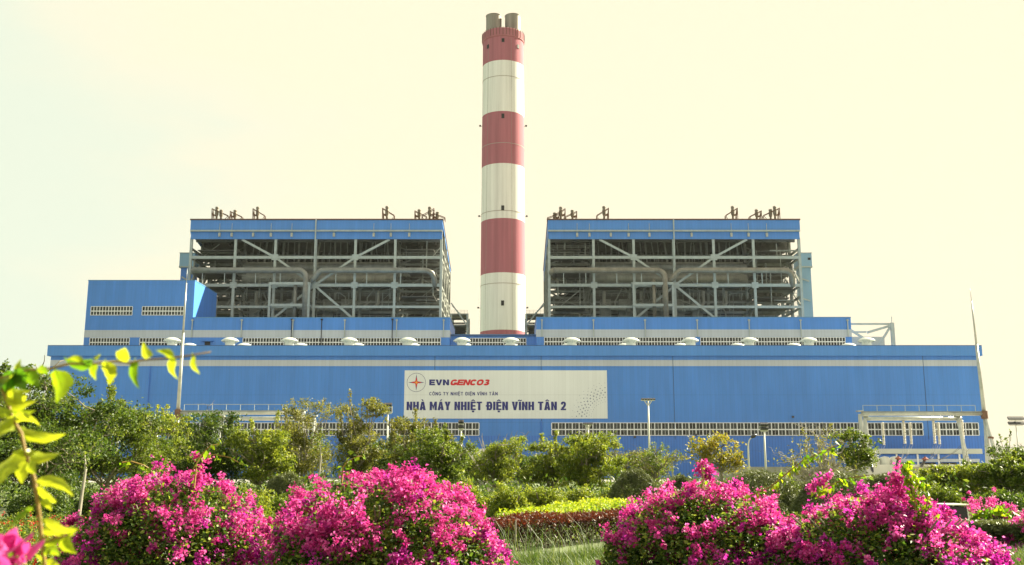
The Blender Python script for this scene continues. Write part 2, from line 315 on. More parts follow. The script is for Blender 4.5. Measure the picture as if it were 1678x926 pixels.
def strip(pts, t):
    """mitred strip of width t along a 2D polyline"""
    P = [Vector((a, b)) for a, b in pts]; n = len(P); V = []
    for i in range(n):
        d0 = (P[i] - P[i-1]).normalized() if i else None; d1 = (P[i+1] - P[i]).normalized() if i < n - 1 else None
        d0 = d0 or d1; d1 = d1 or d0; n0 = Vector((-d0.y, d0.x)); n1 = Vector((-d1.y, d1.x)); mm = (n0 + n1).normalized(); k = t / 2 / max(.45, mm.dot(n1))
        V += [tuple(P[i] + mm * k), tuple(P[i] - mm * k)]
    return V, [(2*i, 2*i+1, 2*i+3, 2*i+2) for i in range(n - 1)]
def poly(*p): return list(p), [tuple(range(len(p)))]
def glyph(c, w, t, h=1.0):
    """heavy sans capital in a box w wide, 1 high; t = stem width. Returns strips, advance width"""
    th = t * .82 if w > .5 else t * .72; R_ = lambda a, b, c_, d: poly((a, b), (c_, b), (c_, d), (a, d)); d_ = t * 1.12
    def arc(a0, a1, cx, cy, rx, ry, n=14): return [(cx + rx * math.copysign(abs(math.cos(a)) ** .8, math.cos(a)), cy + ry * math.copysign(abs(math.sin(a)) ** .8, math.sin(a))) for a in [a0 + (a1 - a0) * k / n for k in range(n + 1)]]
    if c == 'E': return [R_(0, 0, t, 1), R_(t, 0, w * .92, th), R_(t, .5 - th/2, w * .86, .5 + th/2), R_(t, 1 - th, w * .92, 1)], w * .92
    if c == 'H': return [R_(0, 0, t, 1), R_(w - t, 0, w, 1), R_(t, .5 - th/2, w - t, .5 + th/2)], w
    if c == 'I': return [R_(0, 0, t, 1)], t
    if c == 'T': return [R_(0, 1 - th, w * .95, 1), R_(w*.475 - t/2, 0, w*.475 + t/2, 1 - th)], w * .95
    if c == 'N': return [R_(0, 0, t, 1), R_(w - t, 0, w, 1), poly((t, 1), (t, .55), (w - t, 0), (w - t, .45))], w
    if c == 'M': w *= 1.25; return [R_(0, 0, t, 1), R_(w - t, 0, w, 1), poly((t, 1), (t, .55), (w/2, 0), (w/2, .5)), poly((w - t, 1), (w/2, .5), (w/2, 0), (w - t, .55))], w
    if c == 'V': w *= 1.08; return [poly((0, 1), (w/2 - t*.5, 0), (w/2, 0), (w/2, .32), (d_, 1)), poly((w, 1), (w - d_, 1), (w/2, .32), (w/2, 0), (w/2 + t*.5, 0))], w
    if c == 'A': w *= 1.08; return [poly((0, 0), (d_, 0), (w/2, .72), (w/2, 1), (w/2 - t*.55, 1)), poly((w, 0), (w/2 + t*.55, 1), (w/2, 1), (w/2, .72), (w - d_, 0)), R_(w*.27, .18, w*.73, .18 + th)], w
    if c == 'Y': w *= 1.04; return [poly((0, 1), (w/2 - t/2, .40), (w/2, .40), (w/2, .62), (d_, 1)), poly((w, 1), (w - d_, 1), (w/2, .62), (w/2, .40), (w/2 + t/2, .40)), R_(w/2 - t/2, 0, w/2 + t/2, .4)], w
    if c in 'DĐ': 
        o = t * .35 if c == 'Đ' else 0; q = [R_(o, 0, o + t, 1), strip([(o + t, 1 - th/2), (o + w*.5, 1 - th/2)] + arc(math.pi/2, -math.pi/2, o + w*.52, .5, w*.48 - t/2, .5 - th/2)[1:-1] + [(o + w*.5, th/2), (o + t, th/2)], t * .95)]
        return (q + [R_(0, .5 - th*.45, o + t * 1.75, .5 + th*.45)] if c == 'Đ' else q), w + o
    if c == 'O': w *= 1.05; p = arc(0, 2 * math.pi, w/2, .5, w/2 - t/2, .5 - th/2, 28); return [strip(p, t * .95)], w
    if c == 'C': return [strip(arc(.62, 2 * math.pi - .62, w/2, .5, w/2 - t/2, .5 - th/2, 24), t * .95)], w
    if c == 'G': w *= 1.04; return [strip(arc(.62, 2 * math.pi - .35, w/2, .5, w/2 - t/2, .5 - th/2, 24), t * .95), R_(w - t, .08, w, .5), R_(w*.52, .5 - th, w - t, .5)], w
    if c == '2': w *= .92; return [strip([(t/2, .66), (t/2 + .01, .76)] + arc(math.pi * .85, -.5, w/2, .70, w/2 - t/2, .30 - th/2, 12)[1:] + [(w*.55, .36), (t*.55, th)], t * .95), R_(0, 0, w, th)], w
    if c == '3': w *= .92; return [strip(arc(math.pi * .88, -math.pi * .42, w*.47, .74, w*.44 - t/2, .26 - th/2, 12), t * .9), strip(arc(math.pi * .42, -math.pi * .88, w*.48, .29, w*.5 - t/2, .29 - th/2, 14), t * .95), R_(w * .35, .5 - th*.45, w*.62, .5 + th*.4)], w
    return [], w * .5
def accent(k, cx, t, w):
    if k == '^': return strip([(cx - w*.28, 1.07), (cx, 1.21), (cx + w*.28, 1.07)], t * .5)
    if k == '`': return poly((cx - w*.28, 1.27), (cx - w*.02, 1.27), (cx + w*.14, 1.07), (cx - w*.04, 1.07))
    if k == "'": return poly((cx + w*.28, 1.27), (cx + w*.02, 1.27), (cx - w*.14, 1.07), (cx + w*.04, 1.07))
    if k == '~': return strip([(cx - w*.32, 1.10), (cx - w*.14, 1.18), (cx + w*.12, 1.11), (cx + w*.32, 1.19)], t * .5)
    if k == '.': return poly((cx - t*.5, -.25), (cx + t*.5, -.25), (cx + t*.5, -.25 + t*.9), (cx - t*.5, -.25 + t*.9))
DEC = {'À': 'A`', 'Á': "A'", 'Â': 'A^', 'Ô': 'O^', 'Ệ': 'E^.', 'Ĩ': 'I~'}
def lettering(text, px0, px1, pyb, pyt, material, w=.7, t=.2, gap=.1, space=.35, shear=0.0):
    P = []; x = 0
    for ch_ in text:
        if ch_ == ' ': x += space; continue
        d = DEC.get(ch_, ch_); g_, adv = glyph(d[0], w, t)
        for a in d[1:]: g_ = g_ + [accent(a, adv / 2, t, w)]
        for k, (V, Fc) in enumerate(g_): P.append(([(a + x, b) for a, b in V], Fc, k))
        x += adv + gap
    tot = x - gap; x0, x1 = PX(px0, (pyb + pyt) / 2, YH), PX(px1, (pyb + pyt) / 2, YH); zb_, zt_ = PZ(pyb, YH), PZ(pyt, YH); sx = (x1 - x0) / (tot + shear)
    m = MB()
    for V, Fc, k in P: m.add([(x0 + (a + shear * b) * sx, YH - .13 - .004 * k, zb_ + b * (zt_ - zb_)) for a, b in V], Fc)
    return m.build('lettering', material, board)
lettering('EVN', 703.5, 736, 631.5, 622, NAVY, .95, .32, .08)
lettering('GENCO3', 737, 804, 631.5, 622, REDP, 1.0, .32, .015, shear=.28)
lettering('CÔNG TY NHIỆT ĐIỆN VĨNH TÂN', 703.5, 815.5, 648, 642.5, NAVY, .72, .19, .17, .45)
lettering('NHÀ MÁY NHIỆT ĐIỆN VĨNH TÂN 2', 666.3, 927.5, 672.2, 658.3, NAVY, .56, .225, .07, .30)
# round emblem with a four pointed star
def star4(m, cx, cz, r, waist, y):
    P = []
    for k in range(8):
        a = math.pi / 4 * k + math.pi / 2; q = r if k % 2 == 0 else waist
        P.append((cx + q * math.cos(a), y, cz + q * math.sin(a)))
    P.append((cx, y, cz)); m.add(P, [(k, (k + 1) % 8, 8) for k in range(8)])
ec = at(682.3, 626.8, YH); er = 15.2 / ppm(YH / 1.0) * 1.0
er = abs(PX(697.7, 626.8, YH) - PX(682.3, 626.8, YH))
m = MB(); n = 64
for k in range(n):
    for q in (er, er * .965): a = 2 * math.pi * k / n; m.v.append((ec.x + q * math.cos(a), YH - .13, ec.z + q * math.sin(a)))
for k in range(n): m.f.append((2*k, 2*k+1, (2*k+3) % (2*n), (2*k+2) % (2*n)))
star4(m, ec.x, ec.z, er * .87, er * .16, YH - .13)
em = m.build('emblem', NAVY, board)
m = MB(); star4(m, ec.x, ec.z, er * .58, er * .17, YH - .14); m.build('red_star', REDP, em)
m = MB(); star4(m, ec.x, ec.z, er * .24, er * .08, YH - .15); m.build('yellow_star', YELP, em)
# sweep of little stars (positions read off the board's lower right corner)
m = MB()
for q, size in (([(270,832),(280,757),(302,685),(332,617),(378,553),(433,500),(494,455),(563,420),(635,396),(712,385)], 2.1),
                ([(168,835),(223,790),(190,746),(243,708),(213,658),(272,630),(253,575),(317,557),(307,494),(370,492),(376,432),(433,440),(450,378),(503,397),(530,336),(579,362),(618,308),(660,345),(709,294),(678,433),(613,449),(549,476),(490,513),(440,555),(395,608),(358,666),(335,730),(320,797),(360,835),(368,776),(385,723),(405,673),(436,627),(473,587),(513,551),(560,523),(607,497),(660,484),(712,474)], 1.15),
                ([(85,835),(140,757),(97,732),(162,664),(127,628),(197,577),(169,530),(249,493),(231,443),(314,423),(306,365),(386,363),(393,304),(465,313),(498,249),(554,276),(600,214),(648,253),(708,205),(452,832),(411,812),(423,758),(444,710),(468,664),(503,620),(545,583),(590,555),(642,536),(696,522),(714,562),(671,572),(629,586),(588,610),(549,637),(516,669),(491,707),(473,745),(456,790)], .6)):
    for (u, v) in q:
        p = at(930 + u / 11.575, 610 + v / 11.575, YH); s_ = size / ppm(YH) * .98; star4(m, p.x, p.z, s_, s_ * (.28 if size > 2 else .5), YH - .13)
m.build('star_pattern', mat('faded_navy_paint', (.06,.09,.24), .5), board)

# ------------------------------------------------------------------ roof ventilators (two rows on the hall roof)
zr = ztop - .4
def make_vent(label):
    t = thing('roof_ventilator', (0, 0, 0), label, 'ventilator', 'mushroom ventilators on the hall roof')
    MB().lathe([(1.3, -1.6), (1.3, 2.35), (1.6, 2.4), (1.6, 2.5)], n=24).build('neck', VENTM, t, smooth=False)
    MB().lathe([(2.3, 2.30), (2.42, 2.38), (2.25, 2.6), (1.75, 2.98), (1.1, 3.24), (.45, 3.35), (0.01, 3.37)], n=32).build('hood', VENTM, t, smooth=True)
    m = MB()
    for k in range(8): a = k * math.pi / 4; m.bar((1.42*math.cos(a), 1.42*math.sin(a), 1.7), (2.45*math.cos(a), 2.45*math.sin(a), 2.45), .08)
    m.build('bracket', STEEL, t)
    return t
ord_ = ['first','second','third','fourth','fifth','sixth','seventh','eighth','ninth','tenth','eleventh','twelfth','thirteenth']
vx = [282, 377, 474, 572, 668, 757, 837, 937, 1034, 1131, 1228, 1325, 1420]
v0 = None
for row, Yv in ((0, 274.5), (1, 289.5)):
    for k, px in enumerate(vx):
        x = PX(px, 563, 274.5); side = ' from the left end of the hall roof'
        lab = f'grey mushroom roof ventilator, {ord_[k]} from the left in the {"front" if row == 0 else "rear"} row'
        sc = 1.0
        if v0 is None: v0 = make_vent(lab); v0.location = (x, Yv, zr + .7)
        else:
            c = copy_tree(v0, (x, Yv, zr + .7 + .35 * row), lab)
            c.rotation_euler.z = R(random.uniform(0, 40))

# ------------------------------------------------------------------ bunker bay behind the hall: left tower, two raised blocks, centre block
YB = 300.0
def pipes(parent, pts, Y, y0, y1, M=STEEL, r=.16):
    for px in pts:
        x = PX(px, 540, Y); MB().tube([(x, Y - .35, PZ(y1, Y)), (x, Y - .35, PZ(y0, Y) + .1)], r).box(x - .3, x + .3, Y - .6, Y, PZ(y0, Y), PZ(y0, Y) + .4).build('drainpipe', M, parent)
def block(name, label, px0, px1, ytop, Y, depth, wins, cat='building', stripe=(541, 553), seed=5):
    x0, x1 = PX(px0, 555, Y), PX(px1, 555, Y); zt = PZ(ytop, Y)
    b = thing(name, ((x0 + x1) / 2, Y, 0), label, cat)
    MB().box(x0, x1, Y, Y + depth, -.2, zt).build('wall', BLUE, b)
    MB().box(x0 - .1, x1 + .1, Y - .12, Y + depth + .1, zt + .003, zt + .22).build('roof', mat('roof_edge', (.10,.25,.50), .5), b)
    if stripe: MB().box(x0 - .02, x1 + .02, Y - .04, Y + depth * .98, PZ(stripe[1], Y), PZ(stripe[0], Y)).build('stripe', STRIPE, b)
    for i, (a, c, d, e) in enumerate(wins): window(b, PX(a, (d + e) / 2, Y - .05), PX(c, (d + e) / 2, Y - .05), PZ(e, Y), PZ(d, Y), Y - .05, 1.75, seed + i, .5, True)
    return b
lt_ = block('bunker_tower', 'tall plain blue block at the left end with two upper windows', 137.5, 314, 460, YB, 23,
            [(149, 217, 502, 517), (233, 301, 502, 517), (147, 212, 553.5, 568), (229, 300, 553.5, 568)])
m = MB(); xl = PX(314, 490, YB) + .4
m.tube([(xl, YB + 20, PZ(521, YB)), (xl, YB + 20, PZ(466, YB))], .1).tube([(xl, YB + 21, PZ(521, YB)), (xl, YB + 21, PZ(466, YB))], .1)
for k in range(22): z = PZ(521, YB) + k * .5; m.bar((xl, YB + 20, z), (xl, YB + 21, z), .06)
m.build('ladder', mat('ladder_blue', (.1,.2,.5), .5), lt_)
lb = block('bunker_block', 'left raised blue block with pale grey stripe below the left boiler frame', 314.3, 737, 521, YB + .1, 27,
           [(398, 722, 553.5, 568)], seed=20)
pipes(lb, [313+2, 396, 480, 565, 650, 727], YB, 526, 553)
pipes(lb, [478, 527, 643], YB, 525, 568, DARK, .12)
x = PX(340, 562, YB); MB().box(x - .8, x + .8, YB - .1, YB + .05, PZ(567, YB), PZ(560, YB)).build('hatch', DARK, lb)
MB().box(x - 1.8, x + 1.8, YB - 1.0, YB + .05, PZ(559.6, YB), PZ(558.6, YB)).build('canopy', BLUED, lb)
rb = block('bunker_block', 'right raised blue block with pale grey stripe below the right boiler frame', 879, 1396, 520.5, YB + .1, 27,
           [(892, 1139, 552.5, 567), (1148, 1385, 552.5, 567)], seed=30, stripe=(540, 552))
pipes(rb, [888, 972.5, 1057, 1142.5, 1227.5, 1312, 1389], YB, 526, 552)
cb = block('bunker_block', 'low blue centre block in front of the chimney foot', 737.4, 878.6, 549, YB + 4, 20, [(770, 862, 554, 568)], stripe=None, seed=40)
MB().box(PX(735,549,YB+3.7), PX(880,549,YB+3.7), YB + 3.6, YB + 4 - .003, PZ(551, YB+4), PZ(548.6, YB+4)).build('coping', mat('coping_dark', (.04,.10,.25), .5), cb)

# ------------------------------------------------------------------ boiler houses
YF = 332.0
def boiler(px0, label, mirror_open):
    X = lambda u, py: PX(px0 + u, py, YF)           # u: pixels from the left edge of the frame
    xb = [X(u, 455) for u in (2, 73, 138, 204, 268.5, 334, 409)]
    # slanted picture verticals come from the lens; in the world the columns stand straight
    xb = [X(u, 380) for u in (1, 73.5, 139, 204.5, 269.5, 334.5, 409.5)]
    zb, z1, z2, z3, zfb, zft = PZ(523, YF), PZ(503, YF), PZ(467.5, YF), PZ(422, YF), PZ(392.5, YF), PZ(361.5, YF)
    D = 46.0; b = thing('boiler_house', ((xb[0] + xb[-1]) / 2, YF, 0), label, 'boiler house')
    zfloor = PZ(521, YF - 1.5) - .5
    # fascia, its lower lip and white rail
    zm = PZ(379.5, YF)
    drop = 8.0          # the roof falls gently to the rear
    def slab(x0, x1, y0, y1, za, zc, dz):
        mm = MB().box(x0, x1, y0, y1, za, zc); mm.v = [(a, q, c - dz * max(0, (q - YF)) / D) for a, q, c in mm.v]; return mm
    slab(xb[0] - .4, xb[-1] + .4, YF - .9, YF - .6, zm, zft, 0).build('fascia', BLUED, b)
    MB().box(xb[0] - .2, xb[-1] + .2, YF - .6, YF - .35, zfb, zm - .003).build('lower_fascia', BLUED, b)
    slab(xb[0] - .4, xb[0] - .1, YF - .59, YF + D, zfb + 2, zft - .01, drop).build('side_fascia', BLUED, b)
    slab(xb[-1] + .1, xb[-1] + .4, YF - .59, YF + D, zfb + 5.4, zft - .01, drop).build('side_fascia', BLUED, b)
    MB().tube([(xb[0] - .3, YF - 1.1, zm), (xb[-1] + .3, YF - 1.1, zm)], .33, 8).build('gutter', STEEL, b)
    slab(xb[0] - .6, xb[-1] + .6, YF - 1.2, YF + D + .5, zft + .003, zft + .35, drop).build('roof', RUST, b)
    for u in (47, 67, 102, 131, 165, 234, 299, 327, 357):
        x = X(u, 385); MB().box(x - .35, x + .35, YF - 1.2, YF - .61, zm - 2.0, zm - .7).bar((x, YF - 1.05, zm - .5), (x, YF - 1.05, zm + (2.6 if u % 2 else .4)), .12).build('floodlight', GALV, b)
    MB().tube([(xb[3], YF - 1.5, zft), (xb[3], YF - 1.5, zfb - 10)], .25).build('drainpipe', STEEL, b)
    # front frame
    for i, x in enumerate(xb): MB().box(x - .42, x + .42, YF - .4, YF + .4, 0, zfb + .5).build('column', STEEL, b)
    for z, t in ((z3, .95), (z2, 1.0), (z1, .8)):
        for i in range(6): MB().box(xb[i] + .425, xb[i + 1] - .425, YF - .3, YF + .3, z - t / 2, z + t / 2).build('beam', STEEL, b)
    for i, (p, q) in enumerate(((( 1.15, zfb), (2, z3)), ((2, z3), (3, z2)), ((4.85, zfb), (4, z3)), ((4, z3), (3, z2)), ((3, z2), (4, zb)), ((3, z2), (2, zb)))):
        fx = lambda c: xb[int(c)] + (xb[min(int(c) + 1, 6)] - xb[int(c)]) * (c - int(c))
        MB().bar((fx(p[0]), YF - .02, p[1]), (fx(q[0]), YF - .02, q[1]), .75, .5, up=(0, 1, 0)).build('brace', STEEL, b)
    for c, z in ((2, z3), (4, z3), (3, z2), (2, z2), (4, z2), (1, z2), (5, z2)):
        MB().box(xb[c] - 1.1, xb[c] + 1.1, YF - .47, YF - .43, z - 1.0, z + 1.0).build('gusset', STEEL, b)
    # projecting platforms left of the middle
    for z in (PZ(464.5, YF - 3), PZ(500, YF - 3)):
        xa, xc = xb[2] - .8, xb[3] - 1.0
        m = MB().box(xa, xc, YF - 3.2, YF - 2.8, z - .45, z + .45).bar((xa, YF - 3, z), (xa, YF - .5, z), .6).bar((xc, YF - 3, z), (xc, YF - .5, z), .6)
        m.build('platform', STEEL, b)
    MB().box(xb[2] - 1, xb[2] - .3, YF - 3.1, YF - 2.5, zb, PZ(464.5, YF - 3)).build('platform_post', STEEL, b)
    MB().box(xb[3] - 1.5, xb[3] - .8, YF - 3.1, YF - 2.5, zb, PZ(464.5, YF - 3)).build('platform_post', STEEL, b)
    # interior: rows of columns, floors, casing, rods, ducts
    rr = random.Random(px0)
    dx_c = [xb[0], xb[1], xb[2], xb[4], xb[5], xb[6]]
    for j, Yj in enumerate((YF + 12, YF + 24, YF + 36, YF + D - .5)):
        m = MB(); topz = zft - drop * (Yj - YF) / D - .2
        for x in dx_c: m.box(x - .45, x + .45, Yj - .45, Yj + .45, 0, topz)
        for z in (z1, (z1 + z2) / 2, z2, (z2 + z3) / 2 + 1, z3, (z3 + zfb) / 2):
            for i in range(5):
                if j in (1, 2) and 0 < i < 4 and z < z3: continue
                m.bar((dx_c[i], Yj, z), (dx_c[i + 1], Yj, z), .5, .8)
        for i in (0, 4):
            for za, zc in ((z1, z2), (z2, z3), (z3, zfb)):
                if rr.random() < .7: m.bar((dx_c[i], Yj, za), (dx_c[i + 1], Yj, zc), .45)
                if rr.random() < .4: m.bar((dx_c[i], Yj, zc), (dx_c[i + 1], Yj, za), .45)
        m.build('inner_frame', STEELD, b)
    # side frames in depth direction (seen obliquely through the ends)
    for x in (xb[0], xb[1], xb[5], xb[6]):
        m = MB()
        for z in (z1, z2, z3, (z3 + zfb) / 2, (z1 + z2) / 2): m.bar((x, YF + .5, z), (x, YF + D, z), .45, .75)
        for k in range(4 if x in (xb[0], xb[6]) else 0):
            ya, yb_ = YF + k * D / 4, YF + (k + 1) * D / 4
            m.bar((x, ya, z2), (x, yb_, z3), .45); m.bar((x, ya, z1), (x, yb_, z2), .45)
            m.box(x - .3, x + .3, ya - .3, ya + .3, 0, zft - drop * (ya - YF) / D - .3)
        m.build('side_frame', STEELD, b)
    # grated floors round the casing
    m = MB()
    lv = [zb + .3, z1 + .6, (z1 + z2) / 2, z2 + .7, (z2 + z3) / 2, z3 + .7, (z3 + zfb) / 2]
    for z in lv:
        for xa, xc in ((xb[0], xb[1] - 1), (xb[5] + 1, xb[6])):
            ya = YF + rr.uniform(.5, 4)
            while ya < YF + D - 3:
                yl = rr.uniform(4, 11); fx0 = xa + rr.uniform(0, 4) * (rr.random() < .6); fx1 = xc - rr.uniform(0, 4) * (rr.random() < .6)
                if rr.random() < .82: m.box(fx0, fx1, ya, min(ya + yl, YF + D), z - .12, z + .12)
                ya += yl + (rr.uniform(1, 4) if rr.random() < .6 else .2)
        m.box(xb[1] - 1, xb[5] + 1, YF + 1.2, YF + 4.5, z - .1, z + .1) if z in (lv[1], lv[3], lv[5]) else None
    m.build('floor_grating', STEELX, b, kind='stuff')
    # handrails, stairs, small bore pipes, cable trays: nobody could count them
    m = MB()
    for z in lv:
        for xa, xc in ((xb[0], xb[1]), (xb[5], xb[6])):
            for yy in (YF + .8, YF + 9, YF + 20, YF + 33):
                if rr.random() < .75:
                    for h in (.55, 1.1): m.bar((xa, yy, z + h), (xc, yy, z + h), .07)
                    for q in range(7): xx = xa + (xc - xa) * q / 6; m.bar((xx, yy, z), (xx, yy, z + 1.1), .07)
        if z < z3:
            yy = YF + 1.3
            for h in (.55, 1.1): m.bar((xb[1], yy, z + h), (xb[5], yy, z + h), .07)
            for q in range(28): xx = xb[1] + (xb[5] - xb[1]) * q / 27; m.bar((xx, yy, z), (xx, yy, z + 1.1), .07)
    for k in range(150):
        xa, xc = (xb[0], xb[1]) if rr.random() < .5 else (xb[5], xb[6])
        x = rr.uniform(xa, xc); y = rr.uniform(YF + 1, YF + D); z = rr.choice(lv[:-1]); L_ = rr.uniform(3, 14)
        ax = rr.random()
        if ax < .5: m.tube([(x, y, z), (x, y, min(z + L_, zfb))], rr.choice((.12, .2, .3)), 6)
        elif ax < .8: m.tube([(x, y, z + 2), (min(x + L_, xc), y, z + 2), (min(x + L_, xc), y, z - 2)], rr.choice((.12, .18, .3)), 6)
        else: m.bar((x, y, z), (min(x + 6, xc), y, z + 5), .5, .2)
    for k in range(60):
        x = rr.uniform(xb[1], xb[5]); y = rr.uniform(YF + 3, YF + 9); z = rr.choice((zb, z1, (z1 + z2) / 2))
        m.tube([(x, y, z), (x, y, z + rr.uniform(2, 7)), (x + rr.uniform(-6, 6), y + 1, z + 7)], rr.choice((.1, .16, .25)), 6)
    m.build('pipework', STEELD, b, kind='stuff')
    # hanger rods and roof girders above the casing
    n_ = 26
    for yy in (YF + 10, YF + 18):
        m = MB()
        for k in range(n_): x = xb[1] + (xb[5] - xb[1]) * (k + .5) / n_; m.bar((x + rr.uniform(-.5, .5), yy, PZ(424, YF)), (x + rr.uniform(-1.2, 1.2), yy, zfb + 3), .3 if k % 3 else .55)
        m.build('hanger_rods', STEELD, b)
    m = MB()
    for yy in (YF + 5, YF + 14, YF + 22, YF + 32): m.box(xb[0], xb[-1], yy - .4, yy + .4, zft - 5.5 - drop * (yy - YF) / D, zft - 1 - drop * (yy - YF) / D)
    for k in range(14): x = xb[0] + (xb[-1] - xb[0]) * (k + .5) / 14; mm = slab(x - .3, x + .3, YF + .4, YF + D, zft - 3.5, zft - .3, drop); m.add(mm.v, mm.f)
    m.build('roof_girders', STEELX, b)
    # casing of the furnace: top box, drum band, lower recess with headers
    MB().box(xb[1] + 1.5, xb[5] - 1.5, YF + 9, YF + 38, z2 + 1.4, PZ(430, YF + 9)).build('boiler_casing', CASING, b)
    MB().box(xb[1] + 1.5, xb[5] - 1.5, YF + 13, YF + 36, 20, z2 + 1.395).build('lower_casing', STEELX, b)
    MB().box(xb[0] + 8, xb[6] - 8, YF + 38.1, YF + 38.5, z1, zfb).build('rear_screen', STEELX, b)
    MB().tube([(xb[1] + 1, YF + 7.4, PZ(437, YF + 7.4)), (xb[5] - 1, YF + 7.4, PZ(437, YF + 7.4))], 1.15, 16).build('header', CASING, b, smooth=True)
    MB().tube([(xb[1] + 1, YF + 7.0, PZ(457, YF + 7)), (xb[5] - 1, YF + 7.0, PZ(457, YF + 7))], 1.5, 16).build('header', CASING, b, smooth=True)
    for u in (95, 158, 188, 262, 300):
        x0_ = X(u, 490); sg = -1 if u < 204 else 1
        yy = YF + 8.5
        MB().tube([(x0_, yy, z2 - .5), (x0_, yy, PZ(490, YF)), (x0_ - sg * .6, yy, PZ(495, YF)), (x0_ - sg * 3, yy, PZ(499, YF)), (x0_ - sg * 9, yy, PZ(501, YF))], .62, 10).build('duct', CASING, b, smooth=True)
    for k in range(6):
        xa = xb[1] + 3 + k * 6.3; MB().box(xa, xa + 3.6, YF + 10, YF + 12.9, zb + 2, z2 - 3).build('burner_box', STEELD, b)
    # the big lagged steam pipe in front of the frame, with its two bends and riser
    rP = .98; yp = YF - 2.6; zp = PZ(443, yp)
    def arc(c, r, a0, a1, n=6): return [(c[0] + r * math.cos(a0 + (a1 - a0) * k / n), yp, c[1] + r * math.sin(a0 + (a1 - a0) * k / n)) for k in range(n + 1)]
    xr = X(189.5, 470)
    pts = [(X(8, 443), yp, zp)] + [(X(60 + 11 * k, 443), yp, zp) for k in range(0, 11)] + arc((xr - 2.6, zp - 2.6), 2.6, math.pi / 2, 0) + [(xr, yp, PZ(475, yp)), (xr, yp, zb - 1)]
    MB().tube(pts, rP, 18).build('steam_pipe', PIPE, b, smooth=True)
    pts = [(xr + .3, yp + 1.2, zp - 4.6), (X(204, 452), yp + .8, zp - 2.2), (X(209, 446), yp + .5, zp - .8), (X(215, 443), yp + .1, zp - .05), (X(221, 443), yp, zp)] + [(X(230 + 15 * k, 443), yp, zp) for k in range(0, 11)] + \
          [(X(388, 443), yp + .2, zp - .1), (X(394, 443), yp + .8, zp - .7), (X(398, 443), yp + 1.6, zp - 2.2), (X(399, 443), yp + 3, zp - 5)]
    MB().tube(pts, rP * .95, 18).build('steam_pipe', PIPE, b, smooth=True)
    MB().tube([(X(8, 443), yp, zp), (X(5, 443), yp + 1.5, zp - .3), (X(10, 443), yp + 8, zp - .8)], rP * .97, 18).build('steam_pipe', PIPE, b, smooth=True)
    MB().tube([(xr - 3.6, yp + 1, PZ(456, yp)), (xr - 3.6, yp + 1, zb - 1)], .6, 14).build('steam_pipe', PIPE, b, smooth=True)
    for u in (24, 60, 110, 150, 240, 290, 345):
        x = X(u, 412); MB().lathe([(0, 0)], n=3) if 0 else MB().bar((x, yp, zp - rP * .9), (x, yp, z2), .25).build('pipe_stand', STEEL, b)
    # base kerb on the roof of the bay
    MB().box(xb[0], xb[-1], YF - 4.2, YF - 3.4, PZ(524, YF - 4) - 1, PZ(520.3, YF - 4)).build('base_kerb', STRIPE, b)
    return b, xb, zft
bl, xbl, zft = boiler(314, 'left open steel boiler house with lagged pipes, beside the blue tower', 0)
PIPE = mat('weathered_brown_pipe', (.27, .245, .205), .5, metal=.2, var=.35, scale=.5)
br, xbr, _ = boiler(898.5, 'right open steel boiler house with lagged pipes, above the right blue block', 1)

# exhaust silencers on the boiler roofs
def silencer(px, ph, label, twin=1, lean=1, wide=0):
    Y = YF + 1.6; x = PX(px, 355, Y); z0 = zft; H = ph / ppm(Y) * 1.12
    t = thing('exhaust_silencer', (x, Y, z0), label, 'exhaust stack', 'safety valve exhausts on the boiler roofs')
    for k in range(twin):
        dx = k * 1.5 * lean; h = H * (1 - .2 * k)
        MB().lathe([(.40, 0), (.34, h * .35), (.62, h * .5), (.66, h * .72), (.55, h * .8), (.5, h * .83), (.62, h * .88), (.62, h * .96), (.5, h)], x + dx, Y, z0, 12, cap=True).build('silencer_pipe', RUSTG, t, smooth=True)
    m = MB(); a = -1.5 * lean; c = (1.1 + 1.5 * twin) * lean
    for dy in (-.8, .8):
        m.bar((x + a, Y + dy, z0), (x + a, Y + dy, z0 + H * .85), .16).bar((x + c, Y + dy, z0), (x + c, Y + dy, z0 + H * .4), .16)
        m.bar((x + a, Y + dy, z0 + H * .85), (x + c, Y + dy, z0 + H * .38), .2); m.bar((x + a, Y + dy, z0 + H * .5), (x + a * .2, Y + dy, z0 + H * .4), .3)
        m.bar((x + a * .6, Y + dy, z0), (x + a, Y + dy, z0 + H * .8), .22); m.bar((x + c * .6, Y + dy, z0), (x + c, Y + dy, z0 + H * .36), .14)
    m.bar((x + a, Y - .8, z0 + H * .85), (x + a, Y + .8, z0 + H * .85), .2)
    m.build('support_frame', RUST, t)
for a in ((355, 23, 'twin rusty exhaust stack nearest the left corner of the left boiler roof', 2), (385, 18, 'short rusty exhaust stack beside the twin stack on the left boiler roof'),
          (422, 23, 'slim rusty exhaust stack third from the left on the left boiler roof', 1), (634, 24, 'lone thin exhaust stack right of the middle of the left boiler roof', 1),
          (687, 19, 'short exhaust stack left of the tall one at the left boiler roof right end', 1), (704, 23, 'tall dark exhaust stack near the right end of the left boiler roof', 1, -1),
          (717, 15, 'smallest exhaust stack at the right corner of the left boiler roof', 1),
          (909, 14, 'smallest exhaust stack at the left corner of the right boiler roof', 1, -1), (919, 23, 'tall dark exhaust stack near the left end of the right boiler roof', 1, -1),
          (938, 18, 'short exhaust stack right of the tall one at the right boiler roof left end', 1, -1), (990, 24, 'lone exhaust stack left of the middle of the right boiler roof', 1, -1),
          (1201, 24, 'exhaust stack standing alone right of the middle of the right boiler roof', 1, -1), (1240, 19, 'short exhaust stack beside the twin stack on the right boiler roof', 1, -1),
          (1270, 24, 'twin rusty exhaust stack nearest the right corner of the right boiler roof', 2, -1)):
    silencer(*a)

